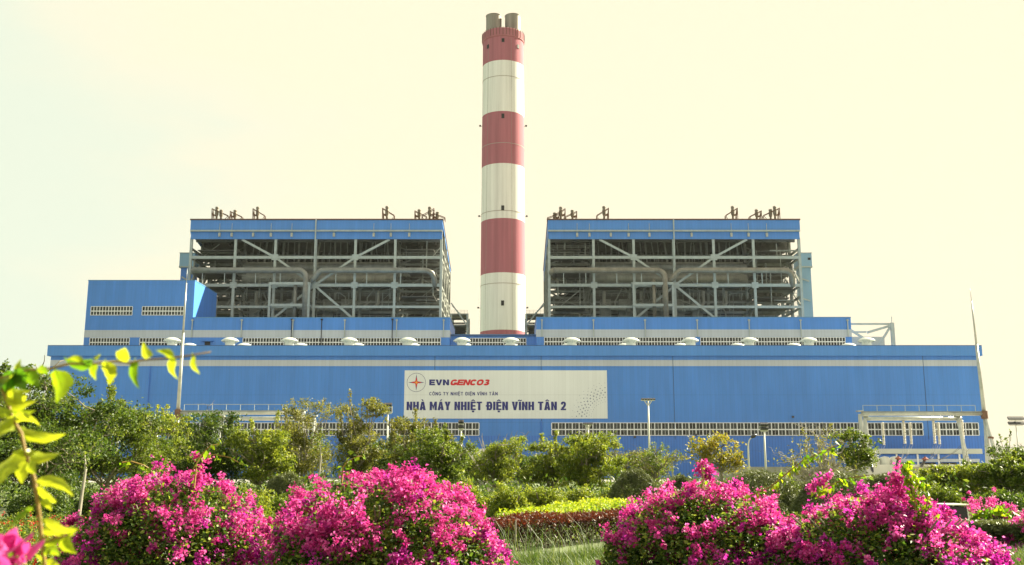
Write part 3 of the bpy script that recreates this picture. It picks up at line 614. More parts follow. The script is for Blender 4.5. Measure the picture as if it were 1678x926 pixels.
# lift towers beside the boiler houses
def lift_tower(px0, px1, label):
    Y = 346; x0, x1 = PX(px0, 430, Y), PX(px1, 430, Y); zt = PZ(415, Y); zc = PZ(436, Y)
    t = thing('lift_tower', ((x0 + x1) / 2, Y, 0), label, 'lift tower')
    MB().box(x0 + .5, x1 - .4, Y + .5, Y + 5, 0, zc).build('shaft', BLUE if px0 < 500 else PALEBLUE, t)
    MB().box(x0, x1, Y, Y + 6, zc + .003, zt).build('machine_room', PALEBLUE, t)
    MB().box(x0 - .1, x1 + .1, Y - .1, Y + 6.1, zc - .5, zc - .003).box(x0 - .15, x1 + .15, Y - .15, Y + 6.1, zt + .003, zt + .25).build('roof', STEEL, t)
    m = MB()
    for k in range(5): z = zc - 4 - 7 * k; m.bar((x0 - 1.5 if px0 > 500 else x1 - 4, Y - .5, z), (x1 - 1.5, Y - .5, z - 1.5), .5)
    m.build('tie_bar', STEEL, t)
    MB().box((x0 + x1) / 2 + 1, (x0 + x1) / 2 + 2, Y - .08, Y - .003, zt - 2.4, zt - 1.6).build('window', DARK, t)
lift_tower(294, 319, 'blue lift tower with grey cabin left of the left boiler house')
lift_tower(1308, 1330.5, 'pale blue lift tower right of the right boiler house')

# small dark steel annexes either side of the chimney
def annex(px0, px1, Y, label, side):
    x0, x1 = PX(px0, 530, Y), PX(px1, 530, Y); zt = PZ(514, Y); t = thing('steel_annex', ((x0 + x1) / 2, Y, 0), label, 'steel structure')
    for x in (x0, x1):
        for y in (Y, Y + 12): MB().box(x - .35, x + .35, y - .35, y + .35, 0, zt).build('column', STEEL, t)
    for k, py in enumerate((515, 533, 549, 565)):
        z = PZ(py, Y); MB().box(x0, x1, Y - .2, Y + 12, z - .25, z + .25).build('floor', STEELD, t)
    m = MB()
    for z in (PZ(520, Y), PZ(527, Y), PZ(541, Y)): m.bar((x0, Y + 4, z), (x1, Y + 4, z), .5); m.bar((x0, Y + 7, z - 1), (x1, Y + 7, z - 1), .3)
    m.box(x0 + 1, x1 - 1, Y + 6, Y + 11, 20, PZ(536, Y))
    m.build('ducting', STEELX, t)
    xi, xo = (x0, x1) if side < 0 else (x1, x0)
    MB().bar((xi, Y - .5, PZ(497, Y)), (xo, Y - .5, PZ(534, Y)), .45).bar((xi, Y + 5, PZ(497, Y)), (xo, Y + 5, PZ(524, Y)), .35).build('brace', STEEL, t)
    m = MB()
    for h in (.6, 1.2): m.bar((x0, Y, zt + h), (x1, Y, zt + h), .08)
    for q in range(6): xx = x0 + (x1 - x0) * q / 5; m.bar((xx, Y, zt), (xx, Y, zt + 1.2), .08)
    m.build('handrail', GALV, t)
annex(739, 766, 345, 'dark open steel annex left of the chimney foot', -1)
annex(862, 892, 345, 'dark open steel annex right of the chimney foot', 1)
# steel frame with grey wall at the right end
Y = 305; t = thing('conveyor_frame', (PX(1430, 550, Y), Y, 0), 'pale steel transfer frame with grey wall right of the right blue block', 'steel structure')
x0, x1 = PX(1400, 550, Y), PX(1463, 550, Y)
MB().box(x1 - .5, x1 + .5, Y - .5, Y + .5, 0, PZ(529, Y)).tube([(x1, Y, PZ(529, Y)), (x1, Y, PZ(519, Y))], .12).build('column', STEEL, t)
MB().box(x0 - .4, x0 + .4, Y + 11, Y + 11.8, 0, PZ(529, Y)).build('column', STEEL, t)
MB().bar((x0 - 1, Y, PZ(531, Y)), (x1, Y, PZ(531, Y)), .6, .55).bar((x0 - 1, Y + 3, PZ(542, Y)), (x1 - 7, Y + 3, PZ(542, Y)), .5).build('beam', STEEL, t)
MB().bar((x1, Y, PZ(533, Y)), (x0 + 4, Y, PZ(545, Y)), .7).bar((x1 - .5, Y, PZ(535, Y)), (x1 - 4.5, Y, PZ(566, Y)), .6).bar((x0 - 1, Y, PZ(541, Y)), (x0 + 3, Y, PZ(555, Y)), .6).build('brace', STEEL, t)
MB().box(x0 - 1, PX(1457, 550, Y), Y + 4, Y + 9, 0, PZ(549, Y)).build('wall', mat('grey_wall', (.42,.43,.42), .7, var=.1, scale=.3), t)

# ------------------------------------------------------------------ chimney
YC = 440.0; xc = PX(824, 460, YC)
ch = thing('chimney', (xc, YC, 0), 'tall red and white banded chimney with two steel flues', 'chimney')
def rad_at(hw, py): # half width in pixels -> metres
    return hw / F * YC / (ct - st * (CY - py) / F) * 1.0
r0, r1 = rad_at(37.3, 545), rad_at(33.2, 60)
zsh = PZ(45, YC - r1); zb0 = PZ(545, YC - r0)
rz = lambda z: r0 + (r1 - r0) * (z - zb0) / (zsh - zb0) if z > 0 else r0
zz = lambda py: PZ(py, YC - rz(PZ(py, YC)))
bands = [(0, 1), (10, 0), (20, 1), (zz(541.3), 0), (zz(448), 1), (zz(358), 0), (zz(268.8), 1), (zz(182.8), 0), (zz(100), 1)]
bands[0:3] = [(0, 1)]
CHM = chimney_mat(bands, 0, zsh); JR = mat('joint_ring_grey', (.42,.36,.35), .8)
MB().lathe([(rz(0.01) * 1.12, 0), (rz(zb0), zb0), (rz(zsh), zsh - 1)], xc, YC, 0, 96).build('shaft', CHM, ch, smooth=True)
REDC = mat('pale_red', (.45, .155, .205), .8, var=.2, scale=.4, streak=True)  # rim red, paled like the shaft with haze in the colour
r2 = rz(zsh)
MB().lathe([(r2 + .02, zsh - 4.2), (r2 + .35, zsh - 3.8), (r2 + .35, zsh - .2), (r2 + .2, zsh), (1.0, zsh + .05)], xc, YC, 0, 96).build('platform_rim', REDC, ch)
m = MB()
for k in range(40): a = k * math.pi / 20; q = r2 + .40; m.bar((xc + q*math.cos(a), YC + q*math.sin(a), zsh - 3.4), (xc + q*math.cos(a), YC + q*math.sin(a), zsh + .35), .22)
m.build('rim_bracket', RUST, ch)
FLM = mat('flue_steel', (.30, .28, .25), .6, metal=.2, var=.45, scale=.35, streak=True)
zfl = PZ(27, YC)
for s_ in (-1, 1):
    cxf = xc + s_ * rad_at(15.5, 50)
    rf = rad_at(12.7, 40)
    MB().lathe([(rf, zsh - 2), (rf, zfl - .2), (rf + .15, zfl - .2), (rf + .15, zfl), (rf - .2, zfl), (rf - .2, zsh - 2)], cxf, YC, 0, 40).build('flue', FLM, ch, smooth=False)
def opening(ang, z, w=1.3, h=1.8):
    q = rz(z) + .03; a = ang - math.pi / 2; c = Vector((math.cos(a), math.sin(a), 0)); s = Vector((-c.y, c.x, 0)); o = Vector((xc, YC, z)) + c * q
    return MB().add([o - s*w/2 - c*.5, o + s*w/2 - c*.5, o + s*w/2 + Vector((0,0,h)) - c*.5, o - s*w/2 + Vector((0,0,h)) - c*.5, o - s*w/2 + c*.12, o + s*w/2 + c*.12, o + s*w/2 + Vector((0,0,h)) + c*.12, o - s*w/2 + Vector((0,0,h)) + c*.12], [(0,1,2,3),(4,5,6,7),(0,1,5,4),(1,2,6,5),(2,3,7,6),(3,0,4,7)])
for ang, py in ((0, 69), (-.82, 75), (.82, 75)): opening(ang, PZ(py, YC - r2)).build('opening', DARK, ch)
for py in (192, 343, 499): opening(0, PZ(py + 2, YC - r2), 1.3, 2.2).build('opening', DARK, ch)
for py in (207, 355, 505):
    z = PZ(py, YC)
    for s_ in (-1, 1):
        q = rz(z); m = MB().bar((xc + s_*q*.98, YC, z), (xc + s_*(q + .7), YC, z), .15).box(xc + s_*(q+.9) - .4, xc + s_*(q+.9) + .4, YC - .4, YC + .4, z - .1, z + .5)
        m.build('warning_light', DARK, ch)
for py in (124, 234, 345, 464):
    z = PZ(py, YC - r2); q = rz(z) + .02; MB().lathe([(q, z - .12), (q + .06, z - .12), (q + .06, z + .12), (q, z + .12)], xc, YC, 0, 96).build('joint_ring', JR, ch)
m = MB()
for ang in (-.78, .40):
    a = ang - math.pi / 2
    m.bar((xc + (rz(0.1)*1.1+.06)*math.cos(a), YC + (rz(0.1)*1.1+.06)*math.sin(a), 1), (xc + (rz(zsh)+.1)*math.cos(a), YC + (rz(zsh)+.1)*math.sin(a), zsh - 5), .10)
m.build('lightning_cable', mat('cable_grey', (.3,.29,.27), .7), ch)

# ------------------------------------------------------------------ transformer yard: masts, gantries, insulators, transformer
YG = 215.0
def mast(p_top, p_mid, label, dirn):
    a, c = at(*p_mid, YG), at(*p_top, YG); d = (a - c); base = a + d * ((a.z) / (c.z - a.z)); base.z = 0
    base = Vector((a.x + d.x * a.z / (c.z - a.z), YG, 0))
    t = thing('lightning_mast', base, label, 'mast', 'tall lightning masts of the transformer yard')
    P = lambda k: base + (c - base) * k
    kk = (a.z) / c.z
    MB().tube([base, P(kk)], .38, 12).tube([P(kk), P(kk + (1 - kk) * .55)], [.42, .30], 12).tube([P(kk + (1 - kk) * .55), P(.93)], [.22, .14], 10).tube([P(.93), P(1)], [.07, .04], 6).build('pole', GALV, t, smooth=True)
    MB().tube([P(kk - .02), P(kk + .02)], .7, 12).build('collar', RUST, t)
    return t, base, a
ml, bml, aml = mast((307, 440), (291.5, 678), 'tall tapering steel mast crossing the left of the blue hall', 1)
mr_, bmr, amr = mast((1589.5, 472), (1613, 680), 'tall leaning steel mast at the right corner of the blue hall', -1)
m = MB(); a = amr
for (dx, dy, z0_, z1_) in ((3.2, 0, 0, a.z - 1), (1.3, 4, 0, a.z - .5), (.4, -4, 0, a.z - .5)):
    m.tube([(a.x + .1, YG + dy * .05, z1_), (a.x + dx, YG + dy, 0)], .27, 8)
m.build('strut', GALV, mr_)
m = MB()
for k in (.35, .62): z = a.z * (1 - k); m.tube([(a.x + 3.2 * k, YG, z - .2), (a.x + 3.2 * k + .08, YG, z + .2)], .42, 8).tube([(a.x + .4*k, YG - 4*k, z - .2), (a.x + .4*k, YG - 4*k, z + .2)], .42, 8)
m.build('flange', RUST, mr_)
def gantry(pxa, pxb, py, Y, label, rail, legs, rb_=.42):
    a, c = at(pxa, py, Y), at(pxb, py, Y); z = (a.z + c.z) / 2; t = thing('gantry', ((a.x + c.x) / 2, Y, 0), label, 'gantry', 'tubular gantries of the transformer yard')
    MB().tube([(a.x, Y, z), (c.x, Y, z)], rb_, 12).build('beam', GALV, t, smooth=True)
    for px, spread in legs:
        x = PX(px, py, Y)
        for s_ in (-1, 1): MB().tube([(x, Y + s_ * .3, z - .1), (x + spread * (s_ + 1) / 2, Y + s_ * 2.2, 0)], .30, 10).tube([(x + spread * (s_ + 1) / 2 * .5, Y + s_ * 1.25, z * .5 - .15), (x + spread * (s_+1)/2 * .5, Y + s_ * 1.25, z * .5 + .15)], .42, 10).build('leg', GALV, t)
        MB().box(x - .6, x + .6, Y - .7, Y + .7, z + rb_ + .003, z + rb_ + .25).build('cap_plate', GALV, t)
    if rail:
        ra, rc = PX(rail[0], py - 11, Y), PX(rail[1], py - 11, Y); n = max(2, round(abs(rc - ra) / 3.1)); m = MB()
        for h in (1.35,): m.bar((ra, Y, z + rb_ + h), (rc, Y, z + rb_ + h), .09)
        for k in range(n + 1): x = ra + (rc - ra) * k / n; m.bar((x, Y, z + rb_), (x, Y, z + rb_ + 1.35), .08)
        m.bar((a.x, Y, z + rb_ + .06), (c.x, Y, z + rb_ + .06), .7, .06)
        m.build('handrail', mat('rail_steel', (.4,.45,.45), .5), t)
    return t, z
gr1, zg1 = gantry(1412, 1611, 678, YG, 'long railed tube gantry joined to the right mast', (1414, 1598), [(1409, .6)])
gr2, zg2 = gantry(1415, 1575, 686, YG - 7, 'shorter rust streaked gantry in front of the right railed gantry', None, [(1417, .5), (1570, 3.0)])
gl1, _ = gantry(293, 500, 676.5, YG, 'long railed tube gantry joined to the left mast, end hidden by trees', (302, 486), [(497, -.5)])
gl2, _ = gantry(352, 517, 686, YG - 7, 'shorter gantry in front of the left railed gantry, among tree tops', None, [(363, 1), (515, 2)])
def insulator(px, y0, y1, Y, label):
    p0, p1 = at(px, y0, Y), at(px, y1, Y); x = p0.x; t = thing('insulator_string', (x, Y, p0.z), label, 'insulator', 'insulator strings hanging from the gantries')
    n = 16; prof = []
    for k in range(n): z = p1.z + (p0.z - p1.z) * k / n; dz = (p0.z - p1.z) / n; prof += [(.13, z), (.32, z + dz * .35), (.32, z + dz * .5), (.13, z + dz * .9)]
    MB().lathe(prof, x, Y, 0, 10).build('disc_stack', PORC, t)
    MB().tube([(x, Y, p0.z), (x, Y, p0.z + (zg2 - p0.z if p0.z < zg2 else .2) - .3)], .05, 6).build('hook', GALV, t)
    return x, p1.z
zi = []
for px, y0, y1, Y, lab in ((1446, 692, 729, YG, 'cream insulator string hanging furthest left under the right gantry'), (1480, 686.5, 727, YG - 7, 'thick cream insulator string, second from the left under the right gantry'),
        (1491, 692, 728, YG, 'slim insulator string just right of the second thick one'), (1529, 686.5, 727, YG - 7, 'thick cream insulator string near the middle of the right front gantry'),
        (1537, 692, 728, YG, 'slim insulator string just right of the middle thick one'), (1576, 688, 727, YG - 5, 'insulator string hanging beside the splayed gantry leg')):
    zi.append((px, *insulator(px, y0, y1, Y, lab), Y))
# transformer with three bushings, tanks and drop wires
YT = 200; tr = thing('power_transformer', (PX(1470, 770, YT), YT, 0), 'large cream power transformer with bushings and white tanks in the yard', 'transformer')
xa, xb_ = PX(1418, 770, YT), PX(1568, 770, YT)
MB().box(xa, xb_, YT, YT + 5, 0, PZ(775, YT) + 1.6).build('tank', TANK, tr)
for k, px in enumerate((1434, 1450.5, 1467)): x = PX(px, 760, YT + 2.5); MB().lathe([(.93, 2.5), (.93, PZ(751, YT)), (.8, PZ(750, YT) + .15), (.01, PZ(749, YT) + .2)], x, YT + 2.5, 0, 20).build('expansion_vessel', TANK, tr, smooth=True)
m = MB()
for k in range(16): x = xa + 7 + k * .6; m.box(x, x + .2, YT - 1.2, YT - .003, .6, 2.6)
m.build('radiator', TANK, tr)
for px, pt in ((1426, 753), (1472, 751), (1516, 752)):
    a = at(px, pt, YT - 1); m = MB(); base = Vector((a.x + (.9 if px < 1450 else -.3 if px < 1500 else -1.0), YT + .5, 1.2)); d = a - base
    n = 12; path, rad = [], []
    for k in range(n):
        for f_, r_ in ((0, .17), (.4, .3), (.6, .3), (1, .17)): path.append(base + d * ((k + f_) / n)); rad.append(r_)
    m.tube(path, rad, 8); m.build('bushing', LAMPG, tr)
    MB().lathe([(.1, -.35), (.62, -.12), (.62, .05), (.2, .3), (.2, .45)], a.x, a.y, a.z, 12, cap=True).build('bushing_cap', PORCR, tr)
m = MB()
for k, (px, x, z, Y) in enumerate(zi):
    tgt = at((1426, 1472, 1472, 1516, 1516, 1516)[k], 753, YT - 1)
    for s_ in (-.3, .3): 
        pts = []
        for q in range(7): u = q / 6; p = Vector((x + s_ * (1-u), Y, z)).lerp(tgt, u); p.z -= 1.2 * math.sin(math.pi * u); pts.append(p)
        m.tube(pts, .035, 5)
m.build('drop_wire', LAMPG, tr)
# low annex buildings at the foot of the hall
def low_annex(px0, px1, pyt, Y, label, seed):
    x0, x1 = PX(px0, pyt, Y), PX(px1, pyt, Y); zt = PZ(pyt, Y); t = thing('annex_building', ((x0+x1)/2, Y, 0), label, 'building')
    MB().box(x0, x1, Y, Y + 7, -.2, zt - 1.6).build('wall', BLUE2, t)
    MB().box(x0 - .5, x1 + .5, Y - 1.0, Y + 7, zt - 1.2, zt).build('parapet', mat('annex_grey', (.50,.53,.50), .7, var=.1, scale=.3), t)
    MB().box(x0, x1, Y - .3, Y - .003, PZ(757, Y), PZ(752, Y)).box(x0, x1, Y - .28, Y - .004, PZ(775, Y), PZ(765, Y)).build('string_course', STRIPE, t)
    n = max(2, round((x1 - x0) / 5.5))
    for k in range(n):
        a = x0 + (x1 - x0) * k / n; bq = x0 + (x1 - x0) * (k + 1) / n
        MB().box(a, a + .45, Y - .36, Y - .31, 0, zt - 1.25).build('pilaster', WHITEM, t)
        MB().box(a + .8, bq - .5, Y - .12, Y - .004, PZ(764, Y), PZ(758, Y)).build('window', GLASS, t)
low_annex(1432, 1603, 735.5, 250, 'low grey and blue annex with strip windows at the right foot of the hall', 1)
low_annex(742, 803, 735.5, 240, 'small grey framed annex half hidden by trees left of the board', 2)
# walls / pipe rack
t = MB().box(PX(1170, 768, 150), PX(1420, 768, 150), 150, 150.3, -.2, PZ(765, 150)).build('boundary_wall', CONC, None, label='pale concrete boundary wall behind the grey green clipped bushes', cat='wall')
t = MB().box(PX(1480, 768, 180), PX(1600, 768, 180), 180, 180.3, -.2, PZ(765, 180)).build('fire_wall', mat('beige_wall', (.42,.39,.31), .9, var=.1, scale=.3), None, label='beige wall in front of the transformer at the right', cat='wall')
t = MB().box(PX(560, 780, 130), PX(870, 780, 130), 130, 130.3, -.2, PZ(768, 130)).build('boundary_wall', CONC, None, label='grey concrete wall glimpsed between trunks left of the middle', cat='wall')
pr = thing('pipe_rack', (PX(1050, 765, 160), 160, 0), 'dark low pipe rack behind the trees right of the middle', 'pipe rack')
m = MB(); xa, xb_ = PX(1000, 757, 160), PX(1102, 757, 160)
m.box(xa, xb_, 160, 160.3, PZ(757, 160), PZ(756, 160) + .15).box(xa, xb_, 162, 162.3, PZ(757, 160), PZ(756, 160) + .15); m.build('deck', STEELX, pr)
m = MB()
for k in range(5): x = xa + (xb_ - xa) * k / 4; m.box(x - .12, x + .12, 160, 160.25, 0, PZ(757, 160)); m.bar((x, 160.1, PZ(757, 160)), (x, 162.1, PZ(757,160)), .2)
m.build('post', STEELD, pr)

# ------------------------------------------------------------------ lamp posts
def flood(px, py, Y, label, style='frame', wpx=16, hpx=14):
    p = at(px, py, Y); x, H = p.x, p.z; W = wpx / ppm(Y); Hh = hpx / ppm(Y)
    t = thing('floodlight_mast', (x, Y, 0), label, 'floodlight mast', 'floodlight masts in the yard')
    MB().tube([(x, Y, 0), (x, Y, H)], [.18, .11], 10).build('pole', POLEW, t, smooth=True)
    m = MB(); l = MB()
    if style == 'frame':
        for z in (H, H + Hh): m.box(x - W/2, x + W/2, Y - .06, Y + .06, z - .12, z + .12)
        for dx in (-W/2, 0, W/2): m.box(x + dx - .1, x + dx + .1, Y - .08, Y + .08, H, H + Hh)
        for zz_ in (H + Hh * .35, H + Hh * 1.12):
            for k in range(3): xx = x - W * .35 + W * .35 * k; l.bar((xx, Y - .35, zz_), (xx, Y + .1, zz_ + .28), .42, .32)
    elif style == 'bar':
        m.box(x - W/2, x + W/2, Y - .5, Y - .38, H + .05, H + .2).box(x - W/2, x + W/2, Y + .38, Y + .5, H + .05, H + .2).box(x - .1, x + .1, Y - .5, Y + .5, H, H + .12)
        m.bar((x - W * .3, Y, H + .1), (x, Y, H - .8), .12).bar((x + W * .3, Y, H + .1), (x, Y, H - .8), .12)
        for k in range(5): xx = x - W * .42 + W * .21 * k; l.bar((xx, Y - .65, H + .16), (xx, Y - .3, H + .34), .30, .14); l.bar((xx, Y + .65, H + .16), (xx, Y + .3, H + .34), .30, .14)
    else:
        for r_ in (0, 1):
            z = H + r_ * Hh; m.box(x - W/2, x + W/2, Y - .06, Y + .06, z - .06, z + .06)
            for k in range(5): xx = x - W * .46 + W * .23 * k; l.bar((xx, Y - .3, z + .2), (xx, Y + .1, z + .62), .62, .3)
        m.box(x - .08, x + .08, Y - .1, Y + .1, H - .1, H + Hh)
    m.build('crossbar', POLEW, t); l.build('lamp_head', LAMPG, t)
flood(635.5, 677, 150, 'floodlight mast with square white frame left of the name board', 'frame', 12, 11)
flood(755.5, 704, 150, 'short floodlight mast before the window left of centre', 'frame', 6, 10)
flood(963.5, 697, 150, 'floodlight mast with V bracket under the right end of the board', 'bar', 14)
flood(1062, 657, 150, 'tallest floodlight mast with flat crossbar right of the board', 'bar', 22)
flood(1252, 706, 150, 'floodlight mast with small square frame, right of the curved street lamp', 'frame', 11, 8)
flood(1665, 697, 190, 'far floodlight mast with two rows of lamps against the sky', 'rows', 22, 8)
flood(258, 700, 150, 'floodlight mast with wide low frame beside the left tall mast, half hidden', 'frame', 22, 5)
flood(197, 660, 150, 'floodlight mast peeking over the left tree crown', 'bar', 14)
p = at(1228.5, 716, 140); t = thing('street_lamp', (PX(1229, 790, 140), 140, 0), 'white curved street lamp in front of the blue hall wall', 'street lamp')
xL = PX(1227, 760, 140)
MB().tube([(xL, 140, 0), (xL, 140, p.z - 1.6), (xL + .05, 140, p.z - .9), (xL + .25, 140, p.z - .35), (xL + .6, 140, p.z - .05)], [.15, .11, .09, .08, .07], 10).build('pole', POLEW, t, smooth=True)
MB().tube([(xL + .45, 140, p.z - .1), (xL + .8, 140, p.z + .12), (xL + 1.25, 140, p.z + .3)], [.12, .3, .1], 10).build('lamp_head', LAMPG, t, smooth=True)

# ------------------------------------------------------------------ foliage machinery
def leaves_mesh(name, C, size, mat_, parent, aspect=.5, droop=None, rnd=None, fold=True, **kw):
    """C: (n,3) leaf centres. Each leaf a pointed, folded blade of two quads (or one) in a random direction."""
    n = len(C); d = rng.normal(size=(n, 3)); 
    if droop is not None: d[:, 2] = d[:, 2] * .5 + droop
    d /= np.linalg.norm(d, axis=1)[:, None]
    q = rng.normal(size=(n, 3)); q[:, 2] += 1.2; s = np.cross(d, q); s /= np.linalg.norm(s, axis=1)[:, None] + 1e-9
    nn = np.cross(s, d); L_ = (size * rng.uniform(.65, 1.3, n))[:, None]; W = L_ * aspect
    if fold:
        P = np.stack([C - d*L_*.5, C + s*W*.5 - d*L_*.08 + nn*W*.18, C + d*L_*.5, C - s*W*.5 - d*L_*.08 + nn*W*.18], 1)
        V = P.reshape(-1, 3); base = np.arange(n)[:, None] * 4
        Fi = np.concatenate([base + np.array([0, 1, 2]), base + np.array([0, 2, 3])], 1).reshape(-1)
        nf = 2 * n; per = 3; vp = 4
    else:
        P = np.stack([C - d*L_*.5, C + s*W*.5, C + d*L_*.5, C - s*W*.5], 1); V = P.reshape(-1, 3)
        Fi = (np.arange(n)[:, None] * 4 + np.arange(4)).reshape(-1); nf = n; per = 4; vp = 4
    me = bpy.data.meshes.new(name); me.vertices.add(len(V)); me.vertices.foreach_set('co', V.astype(np.float32).ravel())
    me.loops.add(len(Fi)); me.loops.foreach_set('vertex_index', Fi.astype(np.int32)); me.polygons.add(nf)
    me.polygons.foreach_set('loop_start', (np.arange(nf) * per).astype(np.int32)); me.update(calc_edges=True)
    a = me.attributes.new('rnd', 'FLOAT', 'POINT'); r = rng.random(n) if rnd is None else np.clip(rnd, 0, 1)
    a.data.foreach_set('value', np.repeat(r, vp).astype(np.float32))
    return link(name, me, mat_, parent, **kw)

GD = [(.018,.038,.009), (.035,.070,.012), (.075,.12,.02), (.14,.18,.03)]
GM = [(.028,.054,.010), (.065,.105,.015), (.125,.175,.025), (.23,.26,.045)]
GL = [(.045,.080,.012), (.11,.155,.02), (.20,.245,.03), (.34,.36,.07)]
GY = [(.07,.09,.014), (.16,.17,.02), (.26,.23,.03), (.34,.26,.05)]
GO = [(.045,.055,.014), (.095,.11,.022), (.165,.17,.04), (.27,.26,.08)]
M_D, M_M, M_L, M_Y, M_O = (leafmat('leaf_' + n, c, .38) for n, c in (('dark', GD), ('mid', GM), ('light', GL), ('yellow', GY), ('olive', GO)))
M_CAS = leafmat('casuarina_needles', [(.045,.062,.025), (.08,.10,.04), (.12,.145,.06), (.18,.20,.09)], .2)
M_BL = leafmat('bougainvillea_leaf', [(.025,.055,.012), (.05,.10,.018), (.10,.17,.03), (.25,.32,.06), (.34,.38,.12)], .42)
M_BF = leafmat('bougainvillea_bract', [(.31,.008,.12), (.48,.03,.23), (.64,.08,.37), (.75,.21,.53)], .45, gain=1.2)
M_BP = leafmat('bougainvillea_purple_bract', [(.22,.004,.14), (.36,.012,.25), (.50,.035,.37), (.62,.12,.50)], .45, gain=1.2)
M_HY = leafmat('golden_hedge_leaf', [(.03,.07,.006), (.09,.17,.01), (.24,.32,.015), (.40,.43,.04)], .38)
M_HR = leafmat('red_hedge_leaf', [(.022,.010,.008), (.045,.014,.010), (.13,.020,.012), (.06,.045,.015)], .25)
M_RF = leafmat('red_flower', [(.30,.006,.008), (.42,.012,.014)], .3)
M_GR = leafmat('grass_blade', [(.025,.055,.012), (.05,.095,.02), (.095,.15,.04), (.19,.22,.085)], .35)
M_BIG = leafmat('backlit_leaf', [(.05,.14,.008), (.13,.24,.012), (.25,.33,.015), (.36,.40,.03)], .5, rough=.35)

def make_tree(px, Y, pyt, wpx, pyb, label, M, n=9000, leaf=.16, seed=1, trunkM=None, nl=7, sparse=1.0, kind='tree', group='trees in front of the power station', flat=.75, trunk_r=.14, bare=0.0, lean=0.0, high=False, clump=.042):
    r_ = random.Random(seed); n = int(n * 1.4); X = PX(px, 775, Y); top = PZ(pyt, Y); W = wpx / ppm(Y); zb = max(.5, PZ(pyb, Y)); zb = zb if high else .35; H = top - zb
    t = thing(kind, (X, Y, 0), label, 'tree' if kind.endswith('tree') else 'shrub', group)
    m = MB(); tips = []; stray = []; forks = zb + H * .10
    def limb(p, tgt, r0, depth):
        pts = [p]; n_ = 5; 
        for k in range(1, n_ + 1):
            u = k / n_; q = p.lerp(tgt, u); j = (tgt - p).length * .07; q += Vector((r_.uniform(-j, j), r_.uniform(-j, j), r_.uniform(-j, j) + math.sin(u * math.pi) * (tgt - p).length * .06)); pts.append(q)
        m.tube(pts, [r0 * (1 - .75 * k / n_) for k in range(n_ + 1)], 5, cap=False)
        if depth == 0:
            tips.extend([pts[-1], pts[-2], pts[-3]] if r_.random() < .8 else [pts[-1], pts[-2]]); return
        for k in range(4 if depth > 1 else 5):
            q = pts[r_.randint(2, n_)]; a = r_.uniform(0, 6.283); L_ = W * (.24 if depth > 1 else .14) * r_.uniform(.6, 1.3)
            d = Vector((math.cos(a), math.sin(a), r_.uniform(-.1, .9))); limb(q, q + d * L_, r0 * .38, depth - 1)
    base = Vector((X, Y, -.05)); fork = Vector((X + lean * .3, Y, forks))
    m.tube([base, base.lerp(fork, .5) + Vector((r_.uniform(-.1, .1), 0, 0)), fork], [trunk_r * 1.3, trunk_r, trunk_r * .85], 8)
    nl2 = int(nl * 2.1); sect = [r_.uniform(.62, 1.0) for _ in range(7)]; sect[r_.randrange(7)] = 1.0; secf = lambda a: sect[int(a / 6.2832 * 7) % 7]
    for k in range(nl2):
        a = 6.283 * (k * .618 + r_.uniform(-.06, .06)); u = .10 + .86 * ((k + .5) / nl2) ** .8 * r_.uniform(.88, 1.04); u = min(u, .97) * (secf(a) if u > .4 else 1)
        rr_ = math.sqrt(max(.04, 1 - ((u - .42) / .62) ** 2)) * r_.uniform(.4, 1.12)
        tgt = Vector((X + lean + math.cos(a) * W * .42 * rr_, Y + math.sin(a) * W * .42 * rr_, zb + H * u))
        st0 = fork if u < .5 else fork.lerp(Vector((X + lean, Y, zb + H * .55)), r_.random() * .8)
        limb(st0, tgt, trunk_r * (.55 if u > .4 else .35), 2 if k % 2 else 1)
    for k in range(10):      # stray leaders breaking the outline
        a = r_.uniform(0, 6.283); q = W * .40 * r_.random() ** .6; zc_ = zb + H * secf(a) * (1.0 - (q / (W * .5)) ** 2 * .45); p = Vector((X + lean + math.cos(a) * q, Y + math.sin(a) * q, zc_ * .82))
        e = p + Vector((math.cos(a) * W * .06, math.sin(a) * W * .06, H * r_.uniform(.18, .30))); m.tube([p, p.lerp(e, .5) + Vector((r_.uniform(-.1, .1), 0, 0)), e], [.03, .02, .008], 4, cap=False)
        stray.extend([p.lerp(e, v) for v in (.45, .62, .78, .92, 1.0)])
    m.build('trunk', trunkM or BARK, t)
    tips = np.array([tuple(p) for p in tips]); tips = tips[(tips[:, 2] > zb * .7)]
    tips = tips[rng.random(len(tips)) > bare]
    zmax = np.percentile(tips[:, 2], 97); 
    # keep the crown under its top and give it small uneven clumps
    tips[:, 2] = np.where(tips[:, 2] > top - .1, top - .1 - rng.random(len(tips)) * H * .25, tips[:, 2])
    wgt = rng.uniform(.1, 1, len(tips)) ** 2.4; wgt /= wgt.sum(); idx = rng.choice(len(tips), n, p=wgt)
    sg = W * clump * rng.uniform(.6, 1.3, len(tips))[idx][:, None]
    C = tips[idx] + rng.normal(size=(n, 3)) * sg * np.array([1, 1, flat])
    C[:, 2] = np.maximum(C[:, 2], .15)
    C[:, 2] = np.where(C[:, 2] > top + .1, top + .1 - rng.random(n) * .4, C[:, 2])
    crnd = rng.random(len(tips))[idx] * .5 + rng.random(n) * .5
    ns_ = max(5, int(n * .07 / len(stray))); SC = np.repeat(np.array([tuple(p) for p in stray]), ns_, 0); SC = SC + rng.normal(size=SC.shape) * W * .016
    C = np.concatenate([C, SC]); crnd = np.concatenate([crnd, .45 + rng.random(len(SC)) * .55])
    leaves_mesh('crown', C, leaf * 1.12, M, t, rnd=crnd, aspect=.5)
    return t
